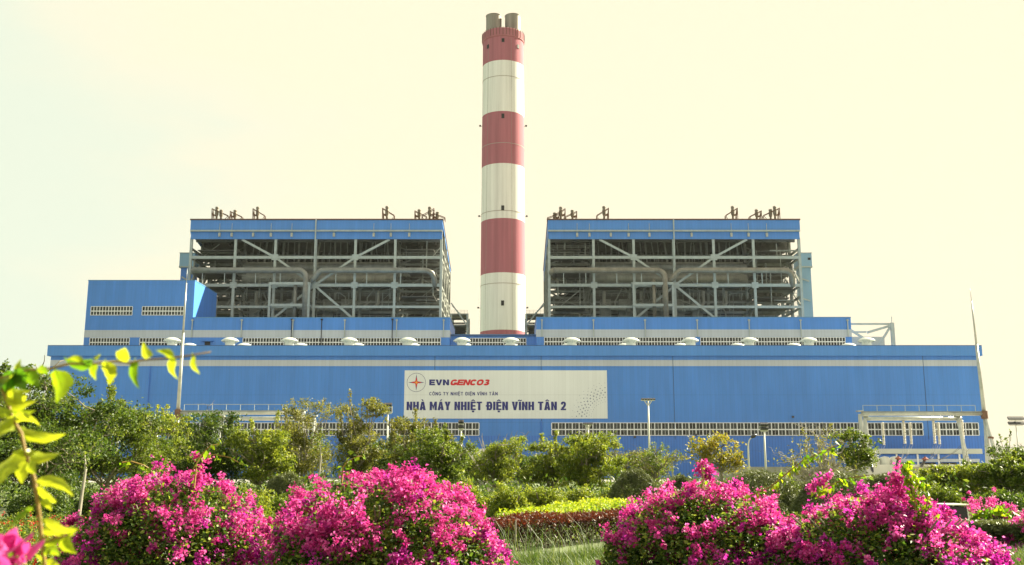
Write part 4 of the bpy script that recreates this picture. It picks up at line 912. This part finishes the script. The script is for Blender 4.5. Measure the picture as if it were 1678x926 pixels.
def make_shrub(px, Y, pyt, wpx, label, M, n=5000, leaf=.07, seed=1, name='shrub', cat='shrub', group='garden shrubs', power=2.3, core=.55, rough=.12, dy=.8, needle=False, stems=True):
    X = PX(px, 775, Y); H = PZ(pyt, Y) ; W = wpx / ppm(Y); r_ = random.Random(seed)
    t = thing(name, (X, Y, 0), label, cat, group)
    u = rng.normal(size=(n, 3)); u[:, 2] = np.abs(u[:, 2]) * 1.0; u /= np.linalg.norm(u, axis=1)[:, None]
    lum = np.array([noise.noise(Vector((float(a) * 2.6 + seed * 7, float(b) * 2.6, float(c) * 2.6))) for a, b, c in u])
    lum2 = np.array([noise.noise(Vector((float(a) * 6.5 + seed * 3, float(b) * 6.5, float(c) * 6.5))) for a, b, c in u])
    k = 1 / (np.abs(u) ** power).sum(1) ** (1 / power)
    rad = k * (1 - rough * .6 + rough * (1.1 * lum + .8 * lum2)) * rng.uniform(core, 1, n) ** .5
    C = np.array([X, Y, 0]) + u * rad[:, None] * np.array([W / 2, W / 2 * dy, H * .98]); C[:, 2] = np.maximum(C[:, 2], .03)
    rd = rng.random(n) * .6 + (.5 + lum) * .3 + .05
    if needle: leaves_mesh('foliage', C, leaf, M, t, rnd=rd, aspect=.12, droop=.5, fold=False)
    else: leaves_mesh('foliage', C, leaf, M, t, rnd=rd, aspect=.55)
    if stems:
        m = MB()
        for k_ in range(6):
            a = r_.uniform(0, 6.283); m.tube([(X, Y, -.02), (X + math.cos(a) * W * .12, Y + math.sin(a) * W * .12, H * .35), (X + math.cos(a) * W * .26, Y + math.sin(a) * W * .26, H * .7)], [.035, .025, .012], 5)
        m.build('stem', BARK, t)
    return t

# ------------------------------------------------------------------ trees
T = make_tree
T(60, 46, 606, 215, 745, 'dark leafy tree at the far left with sky showing through', M_D, 14000, .15, 11, nl=9, trunk_r=.16)
T(-30, 40, 590, 150, 760, 'dark tree cut by the left picture edge', M_D, 8000, .15, 12, nl=7)
T(170, 52, 642, 165, 745, 'broad tree with grey branching trunk right of the dark left tree', M_M, 11000, .15, 13, nl=8, trunk_r=.15)
T(255, 58, 664, 110, 755, 'light green tree with a shoot pointing up beside the left mast', M_L, 8000, .14, 14)
T(345, 62, 676, 135, 750, 'dense round dark green tree under the left gantry', M_D, 13000, .15, 15, nl=9)
T(425, 60, 680, 110, 745, 'yellowish green tree right of the dense dark tree', M_L, 9000, .15, 16, nl=8)
T(500, 66, 652, 125, 745, 'tall thin olive tree with pale trunk below the left gantry end', M_O, 8000, .14, 17, BARKP, nl=8)
T(585, 64, 640, 92, 740, 'tallest open olive tree left of the square floodlight', M_O, 7000, .14, 18, nl=8)
T(682, 62, 684, 115, 745, 'wide olive tree right of the square floodlight mast', M_O, 9000, .15, 19, nl=9)
T(722, 56, 700, 105, 760, 'bushy dark green tree below the left part of the board', M_M, 9000, .14, 20, nl=8)
T(815, 64, 716, 95, 760, 'small light green tree below the middle of the board', M_L, 6000, .14, 21, nl=7)
T(905, 62, 716, 96, 765, 'bright green tree left half of the pair below the board end', M_L, 8500, .15, 22, nl=8)
T(958, 60, 710, 105, 765, 'bright green rounded tree right half of the pair below the board end', M_L, 10000, .15, 23, nl=8)
T(1045, 72, 740, 120, 775, 'low spreading olive tree beside the tallest floodlight', M_O, 6000, .14, 24, nl=8)
T(1075, 66, 728, 80, 770, 'thin sprigs of a young tree before the blue wall', M_M, 1500, .13, 25, nl=6, bare=.3)
T(1182, 48, 710, 95, 782, 'small yellow leaved tree with dark forked trunk', M_Y, 2000, .13, 26, nl=6, high=True, trunk_r=.08, clump=.05, bare=.15)
T(1345, 40, 694, 120, 758, 'nearly bare tree with many thin upright branches', M_O, 650, .10, 27, BARKP, nl=13, bare=.2, trunk_r=.13, clump=.05)
T(1402, 44, 702, 66, 780, 'small green crowned tree against the right gantry leg', M_M, 2600, .12, 28, nl=6, high=True, trunk_r=.06, clump=.07)
T(1575, 52, 764, 115, 790, 'bright green tree at right below the splayed gantry leg', M_L, 10000, .14, 29, nl=9)
T(1650, 50, 742, 90, 785, 'dense green tree near the right picture edge', M_M, 9000, .14, 30, nl=9)
T(1700, 58, 730, 90, 775, 'dark tree cut by the right picture edge', M_D, 7000, .15, 31, nl=8)
T(1652, 90, 712, 60, 745, 'thin sprigs of a far tree under the far floodlight', M_D, 900, .2, 32, nl=6, bare=.3)
T(1530, 60, 782, 80, 800, 'dark green low tree right of the transformer', M_D, 6000, .14, 33, nl=7)
T(465, 80, 712, 120, 775, 'dark tree deep behind the olive tree', M_D, 8000, .18, 34)
T(620, 84, 715, 140, 775, 'dark tree behind the square floodlight mast', M_D, 8000, .18, 35)
T(300, 84, 712, 150, 775, 'dark tree deep behind the light green tree', M_D, 8000, .18, 36)
T(100, 70, 700, 190, 770, 'dark tree deep behind the broad left tree', M_D, 9000, .18, 37)
T(860, 90, 746, 120, 785, 'low dark tree behind the bright green pair', M_D, 6000, .18, 38)
T(775, 80, 738, 110, 785, 'low dark tree behind the middle light green tree', M_M, 6000, .18, 39)
# pale bare poles of young trees
for px, y0, Y, lab in ((137, 742, 34, 'pale slim trunk of a young tree at the left'), (523, 722, 50, 'pale slim trunk of a young tree behind the pink bush')):
    x = PX(px, 775, Y); z = PZ(y0, Y); t = thing('young_tree', (x, Y, 0), lab, 'tree', 'trees in front of the power station')
    MB().tube([(x - .05, Y, 0), (x, Y, z * .4), (x + .06, Y, z * .75), (x - .02, Y, z)], [.06, .05, .045, .02], 7).build('trunk', BARKP, t)
    C = np.array([x, Y, z * .97]) + rng.normal(size=(260, 3)) * .3; leaves_mesh('crown', C, .12, M_M, t)
x, Y = PX(808, 775, 66), 66; z = PZ(703, 66); t = thing('bare_sapling', (x, Y, 0), 'cluster of bare grey twigs rising below the board', 'tree', 'trees in front of the power station')
m = MB(); r_ = random.Random(5)
for k in range(22):
    a = r_.uniform(-1.9, 1.9); h = z * r_.uniform(.75, 1); m.tube([(x + a * .2, Y + r_.uniform(-.6, .6), .4), (x + a * .6, Y, h * .55), (x + a + r_.uniform(-.5, .5), Y + r_.uniform(-.5, .5), h)], [.045, .03, .01], 4)
m.build('trunk', BARKP, t)

# ------------------------------------------------------------------ shrubs and clipped bushes
Sh = make_shrub
for i, (px, Y, pyt, wpx, lab) in enumerate(((470, 40, 770, 78, 'dull green feathery clipped bush behind the gap of the left pink bushes'), (1040, 36, 764, 95, 'dull green feathery clipped bush left of the yellow tree'),
        (1118, 38, 776, 80, 'low feathery clipped bush behind the pink spray'), (1243, 38, 764, 140, 'wide dull green feathery bush behind the street lamp foot'),
        (1365, 36, 768, 140, 'wide feathery bush under the nearly bare tree'), (1448, 37, 772, 115, 'feathery clipped bush left of the tall pale shoot'))):
    Sh(px, Y, pyt, wpx, lab, M_CAS, 16000, .17, 50 + i, 'clipped_bush', 'bush', 'feathery clipped bushes', 2.2, .75, .10, needle=True)
for i, (px, Y, pyt, wpx, M, lab) in enumerate((
        (405, 26, 790, 110, M_L, 'fresh green shrub between the two left pink bushes'), (475, 30, 800, 110, M_M, 'mid green shrub left of the big pink bush'),
        (715, 36, 778, 120, M_M, 'dull green shrub right of the big pink bush'), (765, 32, 786, 90, M_L, 'lime green shrub beside the big pink bush'),
        (835, 31, 790, 90, M_L, 'lime green shrub in the middle behind the red hedge'), (890, 34, 786, 95, M_L, 'lime green shrub left of the golden hedge'),
        (950, 38, 792, 90, M_L, 'pale shrub with white stems behind the golden hedge'), (1000, 42, 798, 70, M_M, 'dark green ball shrub behind the golden hedge'),
        (1540, 34, 790, 95, M_M, 'green shrub behind the top of the right pink bush'), (1640, 30, 800, 110, M_D, 'dark green shrub at the right edge'),
        (70, 33, 790, 120, M_D, 'dark shrub in shade at the left'), (230, 32, 788, 120, M_M, 'green shrub behind the left pink bush'), (160, 36, 800, 90, M_D, 'dark low shrub under the left trunks'),
        (340, 30, 784, 120, M_M, 'green shrub behind the right shoulder of the left pink bush'), (590, 40, 780, 200, M_D, 'wide dark shrub behind the top of the big pink bush'),
        (1180, 44, 780, 110, M_D, 'dark shrub behind the pink spray'), (1310, 44, 778, 90, M_M, 'green shrub between the two wide feathery bushes'))):
    Sh(px, Y, pyt, wpx, lab, M, 9000, .09, 70 + i, rough=.26, core=.35)

# hedges
def hedge(name, label, P, W, H, M, n, leaf, fuzz, topM=None):
    t = thing(name, P[0], label, 'hedge'); P = [Vector(p) for p in P]; seg = [(P[i + 1] - P[i]).length for i in range(len(P) - 1)]; tot = sum(seg)
    C = []
    for k in range(n):
        s = random.random() * tot; i = 0
        while s > seg[i]: s -= seg[i]; i += 1
        d = (P[i + 1] - P[i]).normalized(); nn = Vector((-d.y, d.x, 0)); c = P[i] + d * s; r1_ = random.random()
        if r1_ < .5: a, h = random.uniform(-1, 1), 1 - random.random() ** 2 * .25
        elif r1_ < .9: a, h = -1 + random.random() ** 2 * .5, random.random() ** .8
        else: a, h = random.uniform(-1, 1), random.random()
        nz = noise.noise(Vector((c.x * 1.1, c.y, h * 2))) * fuzz
        C.append(c + nn * (a * W / 2 * -1 if False else a * W / 2) + Vector((0, nz * .3, h * H * (1 + nz * .5) + random.gauss(0, fuzz * .12))))
    C = np.array([tuple(c) for c in C]); C[:, 2] = np.maximum(C[:, 2], .02)
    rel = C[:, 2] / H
    leaves_mesh('foliage', C, leaf, M, t, rnd=rng.random(n) * (.25 + .35 * np.clip(rel, 0, 1)) + (np.clip(rel - .55, 0, 1) * .8 if M is M_HY else np.where(rel > .8, .3, 0) + .0), aspect=.45, droop=.8)  # golden leaves darker low, bright on top: face shade put into leaf tone
    m = MB()
    for i in range(len(P) - 1):
        d = (P[i + 1] - P[i]); k_ = int(d.length / .28)
        for k in range(k_): c = P[i] + d * (k / k_) + Vector((random.uniform(-.1, .1), random.uniform(-.2, .2), 0)); m.tube([c, c + Vector((random.uniform(-.08, .08), random.uniform(-.05, .05), H * .85))], [.012, .006], 4)
    m.build('stem', BARK, t)
    return t
def hp(px, Y): return (PX(px, 775, Y), Y, 0)
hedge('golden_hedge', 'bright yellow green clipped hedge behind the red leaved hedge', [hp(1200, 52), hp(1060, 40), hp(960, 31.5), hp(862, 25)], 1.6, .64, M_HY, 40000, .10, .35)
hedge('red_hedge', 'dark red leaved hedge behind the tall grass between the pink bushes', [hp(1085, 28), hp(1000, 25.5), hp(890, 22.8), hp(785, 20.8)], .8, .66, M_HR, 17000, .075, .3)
hedge('dark_clipped_hedge', 'dark green flat topped clipped hedge at the right edge', [hp(1760, 19), hp(1680, 19.4), hp(1590, 20)], 1.4, PZ(856, 19.6), M_CAS, 22000, .08, .1)

# ------------------------------------------------------------------ bougainvillea bushes
def bougainvillea(px, Y, pyt, wpx, label, seed, purple=.2, nleaf=26000, ncl=620, dy=.9, shoots=(), power=2.25, skew=0.0, sprays=()):
    X = PX(px, 775, Y); H = PZ(pyt, Y); W = wpx / ppm(Y); r_ = random.Random(seed)
    t = thing('bougainvillea_bush', (X, Y, 0), label, 'flowering bush', 'bougainvillea bushes in the foreground')
    # body made of one broad dome and several smaller lobes
    lobes = [(0, 0, W / 2 * .98, W / 2 * dy, H * .95)]
    for k in range(9):
        a = 6.283 * (k * .618 + r_.uniform(-.05, .05)); q = r_.uniform(.35, .72); lw = W / 2 * r_.uniform(.26, .42)
        lobes.append((math.cos(a) * W / 2 * q, math.sin(a) * W / 2 * dy * q, lw, lw, H * min(.97, (1.06 - q * q * .85) * r_.uniform(.84, 1.0))))
    LB = np.array(lobes); LW = np.array([5.0] + [.75] * 9); LW = LW / LW.sum()
    def surf(n, lo, hi):
        li = rng.choice(len(LB), n, p=LW); B = LB[li]
        u = rng.normal(size=(n, 3)); u[:, 2] = np.abs(u[:, 2]) * 1.05; u /= np.linalg.norm(u, axis=1)[:, None]
        ph = seed * 1.7
        k = 1 / (np.abs(u) ** power).sum(1) ** (1 / power)
        C = u * (k * rng.uniform(lo, hi, n))[:, None] * B[:, 2:5]; C[:, :2] += B[:, :2]; C[:, 0] += skew * C[:, 2]
        lum = np.sin(C[:,0]*4.3+ph)*np.sin(C[:,1]*5+ph*2)*.5 + np.sin(C[:,2]*6+C[:,0]*3+ph)*.35 + np.sin(C[:,0]*11+C[:,2]*9+ph*3)*np.sin(C[:,1]*10+ph)*.4
        return C + np.array([X, Y, 0]), u, lum
    C, u, lum = surf(nleaf, .74, 1.0); C[:, 2] = np.maximum(C[:, 2], .03)
    leaves_mesh('foliage', C, .066, M_BL, t, rnd=np.clip(rng.random(nleaf) ** 1.4 * .8 + lum * .1 + .05, 0, 1), aspect=.62, droop=-.3)
    # flower heads: groups of bract clusters, thick in some patches, thin in others
    C, u, lum = surf(ncl * 3, .97, 1.05)
    dens = np.clip(.50 + .85 * lum + .60 * (u[:, 2] - .40) + .20 * u[:, 0], .04, 1.0)
    keep = rng.random(len(C)) < dens; C = C[keep][:int(ncl * .72)]
    rep_ = rng.integers(1, 5, len(C)); C = np.repeat(C, rep_, 0) + rng.normal(size=(rep_.sum(), 3)) * .045
    for (sx, sy, sr, sn) in sprays:
        c = at(sx, sy, Y - .3); C = np.concatenate([C, np.array(c) + rng.normal(size=(sn, 3)) * sr])
    def bracts(CC, M):
        if not len(CC): return
        per = 24; q = np.repeat(CC, per, 0) + rng.normal(size=(len(CC) * per, 3)) * np.repeat(rng.uniform(.018, .046, len(CC)), per)[:, None]
        q[:, 2] = np.maximum(q[:, 2], .04)
        base = np.repeat(rng.random(len(CC)), per)
        leaves_mesh('flowers', q, .044, M, t, rnd=base * .5 + rng.random(len(q)) * .5, aspect=.8)
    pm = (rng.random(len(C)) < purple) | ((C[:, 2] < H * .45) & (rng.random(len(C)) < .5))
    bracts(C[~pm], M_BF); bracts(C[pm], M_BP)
    m = MB()
    for k in range(12):
        a = r_.uniform(0, 6.283); m.tube([(X + math.cos(a) * .08, Y + math.sin(a) * .08, -.02), (X + math.cos(a) * W * .15, Y + math.sin(a) * W * .15, H * .4), (X + math.cos(a) * W * .33, Y + math.sin(a) * W * .3, H * .75)], [.03, .02, .01], 5)
    m.build('stem', BARK, t)
    for (path, nl_, sz, fl) in shoots:
        pts = [at(a, b, Y - .7 + .05 * i) for i, (a, b) in enumerate(path)]
        sm = MB().tube(pts, [.012 * (1 - .6 * i / (len(pts) - 1)) for i in range(len(pts))], 5).build('shoot', STEMM, t)
        P_ = []
        for k in range(nl_):
            u_ = (k + r_.random()) / nl_ * (len(pts) - 1); i = min(int(u_), len(pts) - 2); p_ = pts[i].lerp(pts[i + 1], u_ - i)
            P_.append((p_.x + r_.gauss(0, .035), p_.y + r_.gauss(0, .04), p_.z - sz * .3 + r_.gauss(0, .035)))
        leaves_mesh('leaf_row', np.array(P_), sz, M_BIG, sm, aspect=.62, droop=-1.0, rnd=rng.random(len(P_)) * .75)
    return t
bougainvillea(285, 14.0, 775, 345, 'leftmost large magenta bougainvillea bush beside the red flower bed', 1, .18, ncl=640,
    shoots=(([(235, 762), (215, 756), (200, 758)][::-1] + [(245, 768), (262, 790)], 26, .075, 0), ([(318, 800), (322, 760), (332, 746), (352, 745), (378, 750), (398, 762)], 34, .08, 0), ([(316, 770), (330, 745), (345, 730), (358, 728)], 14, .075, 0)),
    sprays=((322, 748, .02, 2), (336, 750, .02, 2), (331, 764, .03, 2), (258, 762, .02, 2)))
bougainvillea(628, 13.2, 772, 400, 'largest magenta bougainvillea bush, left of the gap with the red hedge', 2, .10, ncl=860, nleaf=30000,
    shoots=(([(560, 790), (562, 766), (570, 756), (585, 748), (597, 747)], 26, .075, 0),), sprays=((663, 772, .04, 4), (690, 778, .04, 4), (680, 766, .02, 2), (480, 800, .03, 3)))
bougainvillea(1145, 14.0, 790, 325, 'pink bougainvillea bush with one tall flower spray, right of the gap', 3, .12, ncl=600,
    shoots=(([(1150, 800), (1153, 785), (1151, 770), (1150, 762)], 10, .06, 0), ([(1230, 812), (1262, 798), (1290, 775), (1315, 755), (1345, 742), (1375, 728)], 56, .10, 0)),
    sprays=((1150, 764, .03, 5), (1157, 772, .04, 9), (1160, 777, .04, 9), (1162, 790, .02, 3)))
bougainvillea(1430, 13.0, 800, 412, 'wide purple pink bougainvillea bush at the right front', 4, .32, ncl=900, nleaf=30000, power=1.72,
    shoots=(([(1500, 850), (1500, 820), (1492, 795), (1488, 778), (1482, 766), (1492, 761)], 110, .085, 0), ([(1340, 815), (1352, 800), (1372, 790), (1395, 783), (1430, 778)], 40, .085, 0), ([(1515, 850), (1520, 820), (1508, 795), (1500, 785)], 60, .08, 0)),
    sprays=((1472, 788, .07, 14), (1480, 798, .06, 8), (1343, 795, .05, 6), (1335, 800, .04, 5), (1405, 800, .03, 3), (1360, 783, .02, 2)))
bougainvillea(1640, 21, 822, 92, 'small far bougainvillea with yellow green leaves at the right', 5, 0, nleaf=7000, ncl=60, sprays=((1597, 826, .10, 14), (1625, 822, .1, 8), (1655, 842, .1, 8)),
    shoots=(([(1590, 850), (1610, 838), (1640, 834), (1670, 846)], 60, .16, 0),))
bougainvillea(1690, 19, 838, 90, 'low pink bougainvillea cut by the right picture edge', 6, 0, nleaf=5000, ncl=90)

# ------------------------------------------------------------------ flower bed and grass
def scatter(n, px0, px1, Y0, Y1):
    Yv = rng.uniform(Y0 ** .5, Y1 ** .5, n) ** 2; px = rng.uniform(px0, px1, n)
    return np.stack([(px - CX) / F * Yv / ct * .985, Yv, np.zeros(n)], 1)
n = 26000; C = scatter(n, -60, 260, 14.5, 31)
hz = .22 + .16 * np.sin(C[:, 0] * 2.1) * np.sin(C[:, 1] * 1.7) + .04 * (C[:, 1] > 24); C[:, 2] = np.abs(hz) * rng.uniform(.35, 1.15, n) + .03
leaves_mesh('flower_bed_foliage', C, .085, M_M, None, aspect=.5, droop=.8, label='mass of low leafy bedding plants with red flowers at the lower left', cat='ground cover', kind='stuff')
C = scatter(150, -60, 250, 15, 31); C[:, 2] = .28 + .14 * rng.random(150); C = np.repeat(C, 14, 0) + rng.normal(size=(150 * 14, 3)) * .035
leaves_mesh('flower_bed_blossom', C, .045, M_RF, None, aspect=.8, label='scattered small red blossoms over the bedding plants at the lower left', cat='flowers', kind='stuff')
n = 20000; C = scatter(n, 240, 1700, 24, 45); C[:, 2] = rng.uniform(.02, .35, n)
leaves_mesh('ground_cover', C, .10, M_M, None, aspect=.4, droop=1, label='low weeds covering the ground between shrubs and hedges', cat='ground cover', kind='stuff')
n = 30000; C = scatter(n, -200, 1850, 45, 100); C[:, 2] = rng.random(n) ** 1.5 * (1.0 + .7 * np.sin(C[:, 0] * .9) * np.sin(C[:, 1] * .37)) + .02
leaves_mesh('undergrowth', C, .26, M_D, None, aspect=.45, droop=1, label='dark undergrowth below the row of trees', cat='undergrowth', kind='stuff')
def grass(name, label, n, px0, px1, Y0, Y1, h, M):
    B = scatter(n, px0, px1, Y0, Y1); hh = h * rng.uniform(.4, 1.25, n) * (1 + .35 * np.sin(B[:, 0] * 3.1) * np.sin(B[:, 1] * 2.3)); a = rng.uniform(0, 6.283, n); ln = hh * rng.uniform(.15, .7, n)
    tip = B + np.stack([np.cos(a) * ln, np.sin(a) * ln, hh], 1); mid = B + np.stack([np.cos(a) * ln * .3, np.sin(a) * ln * .3, hh * .6], 1)
    wv = np.stack([-np.sin(a), np.cos(a), np.zeros(n)], 1) * .006
    V = np.stack([B - wv, B + wv, mid + wv * .8, mid - wv * .8, tip], 1).reshape(-1, 3); b = np.arange(n)[:, None] * 5
    me = bpy.data.meshes.new(name); me.vertices.add(len(V)); me.vertices.foreach_set('co', V.astype(np.float32).ravel())
    Fi = np.concatenate([b + np.array([0, 1, 2]), b + np.array([0, 2, 3]), b + np.array([3, 2, 4])], 1).reshape(-1); nf = n * 3
    me.loops.add(len(Fi)); me.loops.foreach_set('vertex_index', Fi.astype(np.int32)); me.polygons.add(nf); me.polygons.foreach_set('loop_start', (np.arange(nf) * 3).astype(np.int32)); me.update(calc_edges=True)
    at_ = me.attributes.new('rnd', 'FLOAT', 'POINT'); at_.data.foreach_set('value', np.repeat(rng.random(n), 5).astype(np.float32))
    link(name, me, M, None, label=label, cat='grass', kind='stuff')
grass('tall_grass', 'tall fine pale grass before the red hedge between the pink bushes', 60000, 770, 1050, 12.5, 18.6, .24, M_GR)
grass('grass_stalks', 'sparse tall pale grass stalks standing up before the red hedge', 260, 800, 1010, 15, 20, .7, M_GR)
grass('meadow_grass', 'fine grass at the lower right corner below the dark hedge', 36000, 1560, 1760, 11.5, 18.7, .30, M_GR)
st_ = MB().tube([at(845, 905, 19.5), at(845, 850, 19.5)], .03, 6); st_.v = [(a, b, c) for a, b, c in st_.v]
xg = PX(845, 880, 19.5); MB().tube([(xg, 19.5, -.05), (xg, 19.5, PZ(852, 19.5))], .013, 8).build('garden_stake', BARKP, None, label='thin pale stake standing in the tall grass', cat='stake')

# ------------------------------------------------------------------ utility cart and yellow digger glimpsed at right
YU = 27; xu = PX(1563, 800, YU); t = thing('utility_cart', (xu, YU, 0), 'small white utility cart with windscreen behind the right pink bush', 'cart')
W_ = .62; zt = PZ(826, YU)
# sized to what shows: a low ride-on cart, roof just above the bush line
MB().box(xu - .26, xu + .26, YU - .2, YU + .9, .12, .34).box(xu - .24, xu + .24, YU - .35, YU - .2, .15, .42).build('body', TANK, t)
m = MB()
for sx in (-.25, .25):
    m.bar((xu + sx, YU - .2, .34), (xu + sx, YU - .12, zt - .03), .035); m.bar((xu + sx, YU + .7, .34), (xu + sx, YU + .7, zt - .03), .035)
m.build('pillar', POLEW, t)
MB().box(xu - .30, xu + .30, YU - .25, YU + .8, zt - .03, zt).build('canopy', POLEW, t)
MB().add([(xu - .235, YU - .19, .36), (xu + .235, YU - .19, .36), (xu + .235, YU - .12, zt - .05), (xu - .235, YU - .12, zt - .05)], [(0, 1, 2, 3)]).build('windscreen', GLASS, t)
for sx in (-1, 1):
    for sy in (0, .65): MB().tube([(xu + sx * .20, YU + sy, .13), (xu + sx * .28, YU + sy, .13)], .13, 14).build('wheel', DARK, t)
YU = 60; xu = PX(1625, 800, YU); z1_ = PZ(806, YU); t = thing('yellow_truck', (xu, YU, 0), 'yellow truck mostly hidden behind the right trees', 'truck')
YM = mat('yellow_machine', (.75, .42, .02), .4); z0_ = .55
MB().box(xu - 1.2, xu + 1.3, YU, YU + 1.6, .5, 1.15).box(xu - 1.9, xu - 1.25, YU + .1, YU + 1.5, .35, 1.3).build('body', YM, t)
MB().box(xu - 1.8, xu - 1.4, YU + .07, YU + .097, .85, 1.2).build('window', GLASS, t)
for dx in (-1.5, -.2, .7): MB().tube([(xu + dx, YU + .02, .28), (xu + dx, YU + 1.55, .28)], .27, 14).build('wheel', DARK, t)

# ------------------------------------------------------------------ close bougainvillea branch with big back-lit leaves
YL = 1.5
brn = thing('bougainvillea_branch', (PX(76, 926, YL), YL, 0), 'close up blurred branch with big yellow green leaves at the left edge', 'branch')
base = at(78, 960, YL); main = [(base.x + .02, YL + .02, 0), (base.x + .01, YL, .7), base] + [at(a, b, YL) for a, b in ((73, 926), (68, 880), (64, 840), (59, 806), (56, 784), (47, 756), (40, 735), (35, 710), (21, 688), (14, 665), (6, 645), (-4, 622), (-14, 600))]
MB().tube(main, [.006, .005, .0035] + [.0029] * 6 + [.0026] * 4 + [.0022] * 3, 8).build('stem', STEMM, brn, smooth=True)
side = [at(a, b, YL) for a, b in ((-40, 650), (-20, 632), (0, 620), (19, 615), (45, 607), (64, 605), (84, 604), (113, 596), (147, 597), (190, 592), (212, 595), (235, 590), (281, 587), (313, 582), (345, 577))]
side = [Vector(main[-3]) + Vector((-.03, .0, -.02))] + side[1:]
MB().tube(side, [.0019] * 8 + [.0015] * 5 + [.0012] * 3, 8).build('side_stem', STEMM, brn, smooth=True)
def big_leaf(b, tp, wpx, tone, curve=.16, seed=0):
    r_ = random.Random(seed); P0 = at(*b, YL + r_.uniform(-.02, .02)); P1 = at(*tp, YL + r_.uniform(-.03, .03)); W = wpx * 1.22 / ppm(YL); d = P1 - P0; L_ = d.length
    dn = d.normalized(); sdv = dn.cross(Vector((0, 1, 0))).normalized(); nv = sdv.cross(dn); tw = r_.uniform(-.35, .35); sdv = sdv * math.cos(tw) + nv * math.sin(tw); nv = sdv.cross(dn)
    n = 12; m = MB(); prof = lambda u: (math.sin(math.pi * min(1, u ** .62)) ** .85) * (1 - .25 * u)
    bow = sdv * (curve * L_ * r_.choice((-1, 1)))
    for i in range(n + 1):
        u = i / n; c = P0 + d * u + bow * math.sin(math.pi * u) * .9 + nv * (.06 * L_ * math.sin(u * 5 + seed)); hw = W / 2 * prof(u) * (1 + .08 * math.sin(u * 19 + seed))
        for k in (-1, -.5, 0, .5, 1): m.v.append(tuple(c + sdv * hw * k + nv * (abs(k) * hw * .38 + .02 * W * math.sin(u * 23 + k * 3))))
    for i in range(n):
        for k in range(4): a = i * 5 + k; m.f.append((a, a + 1, a + 6, a + 5))
    m.tube([P0 - dn * .004, P0 + d * .5 + bow * .9 + nv * .0], [.0008, .0003], 4)
    o = m.build('leaf', M_BIG, brn, smooth=True); a_ = o.data.attributes.new('rnd', 'FLOAT', 'POINT')
    a_.data.foreach_set('value', [min(1, max(0, tone + .12 * noise.noise(Vector(v) * 60) - (.08 if i % 5 == 2 else 0))) for i, v in enumerate(m.v)])
for k, L5 in enumerate((((90, 606), (94, 662), 32, .55), ((148, 592), (106, 584), 16, .15), ((153, 595), (157, 624), 15, .6), ((172, 592), (177, 632), 22, .85), ((193, 588), (205, 570), 22, .9), ((222, 590), (229, 638), 13, .35),
        ((246, 586), (236, 560), 15, .9), ((285, 588), (255, 574), 12, .8), ((282, 589), (293, 624), 13, .85), ((316, 582), (327, 613), 10, .9), ((138, 592), (106, 590), 9, .85), ((155, 590), (165, 580), 8, .8),
        ((48, 607), (66, 634), 20, .35), ((26, 613), (8, 652), 26, .05), ((38, 611), (22, 640), 22, .1), ((0, 620), (18, 612), 14, .7), ((30, 610), (34, 588), 10, .7), ((6, 652), (52, 640), 14, .9), ((8, 655), (62, 655), 14, .95), ((12, 664), (50, 662), 12, .9),
        ((16, 672), (60, 672), 14, .7), ((20, 685), (-8, 694), 15, .9), ((22, 688), (62, 700), 14, .95), ((30, 700), (74, 720), 14, .8), ((36, 708), (110, 710), 17, .95), ((42, 740), (99, 743), 18, .95), ((34, 738), (-6, 806), 32, .9),
        ((46, 757), (36, 794), 22, .95), ((50, 755), (58, 776), 16, .8), ((60, 788), (120, 814), 17, .95), ((62, 798), (95, 823), 13, .9), ((56, 830), (14, 872), 8, .45), ((70, 852), (130, 866), 14, .95), ((68, 868), (108, 882), 17, .9),
        ((70, 888), (104, 880), 14, .7), ((104, 880), (126, 908), 18, .8), ((72, 918), (56, 906), 12, .8), ((78, 918), (106, 930), 14, .9), ((45, 748), (20, 742), 12, .8), ((110, 878), (130, 866), 12, .8), ((50, 606), (30, 596), 16, .4), ((60, 606), (78, 616), 14, .5), ((14, 640), (44, 648), 16, .9), ((10, 630), (-6, 612), 20, .3), ((30, 612), (46, 640), 18, .2), ((18, 676), (-8, 664), 16, .8), ((26, 694), (-4, 716), 18, .9), ((66, 820), (84, 838), 12, .9), ((70, 905), (96, 912), 14, .6))):
    big_leaf(*L5, seed=k)
MB().tube([at(69, 892, YL), at(90, 882, YL), at(106, 879, YL)], .0018, 6).build('side_stem', STEMM, brn)
# flower head low at the left edge
m = MB(); fc = at(22, 905, YL - .1); r_ = random.Random(3)
for k in range(26):
    a = r_.uniform(0, 6.283); el = r_.uniform(-.3, 1.2); d = Vector((math.cos(a) * math.cos(el), math.sin(a) * math.cos(el) * .7, math.sin(el))); L_ = r_.uniform(.024, .036); s = d.cross(Vector((r_.uniform(-1,1), r_.uniform(-1,1), .3))).normalized(); nv = d.cross(s); c = fc + Vector((r_.uniform(-.022, .016), r_.uniform(-.02, .02), r_.uniform(-.02, .014)))
    b = len(m.v)
    for i in range(5):
        u = i / 4; hw = L_ * .34 * math.sin(math.pi * (.12 + u * .86))
        for q in (-1, 0, 1): m.v.append(tuple(c + d * L_ * u + s * hw * q + nv * (abs(q) * hw * .4 - .006 * u)))
    for i in range(4):
        for q in range(2): x_ = b + i * 3 + q; m.f.append((x_, x_ + 1, x_ + 4, x_ + 3))
fo = m.build('flower', M_BF, brn, smooth=True); a_ = fo.data.attributes.new('rnd', 'FLOAT', 'POINT'); a_.data.foreach_set('value', [.3 + .6 * ((i // 15) * .37 % 1) for i in range(len(m.v))])
MB().tube([fc, at(30, 930, YL - .05), base], .0018, 6).build('flower_stalk', STEMM, brn)
for k, L5 in enumerate((((22, 908), (-4, 900), 12, .4), ((26, 910), (45, 896), 12, .4), ((30, 920), (8, 926), 14, .3))): big_leaf(*L5, seed=60 + k)
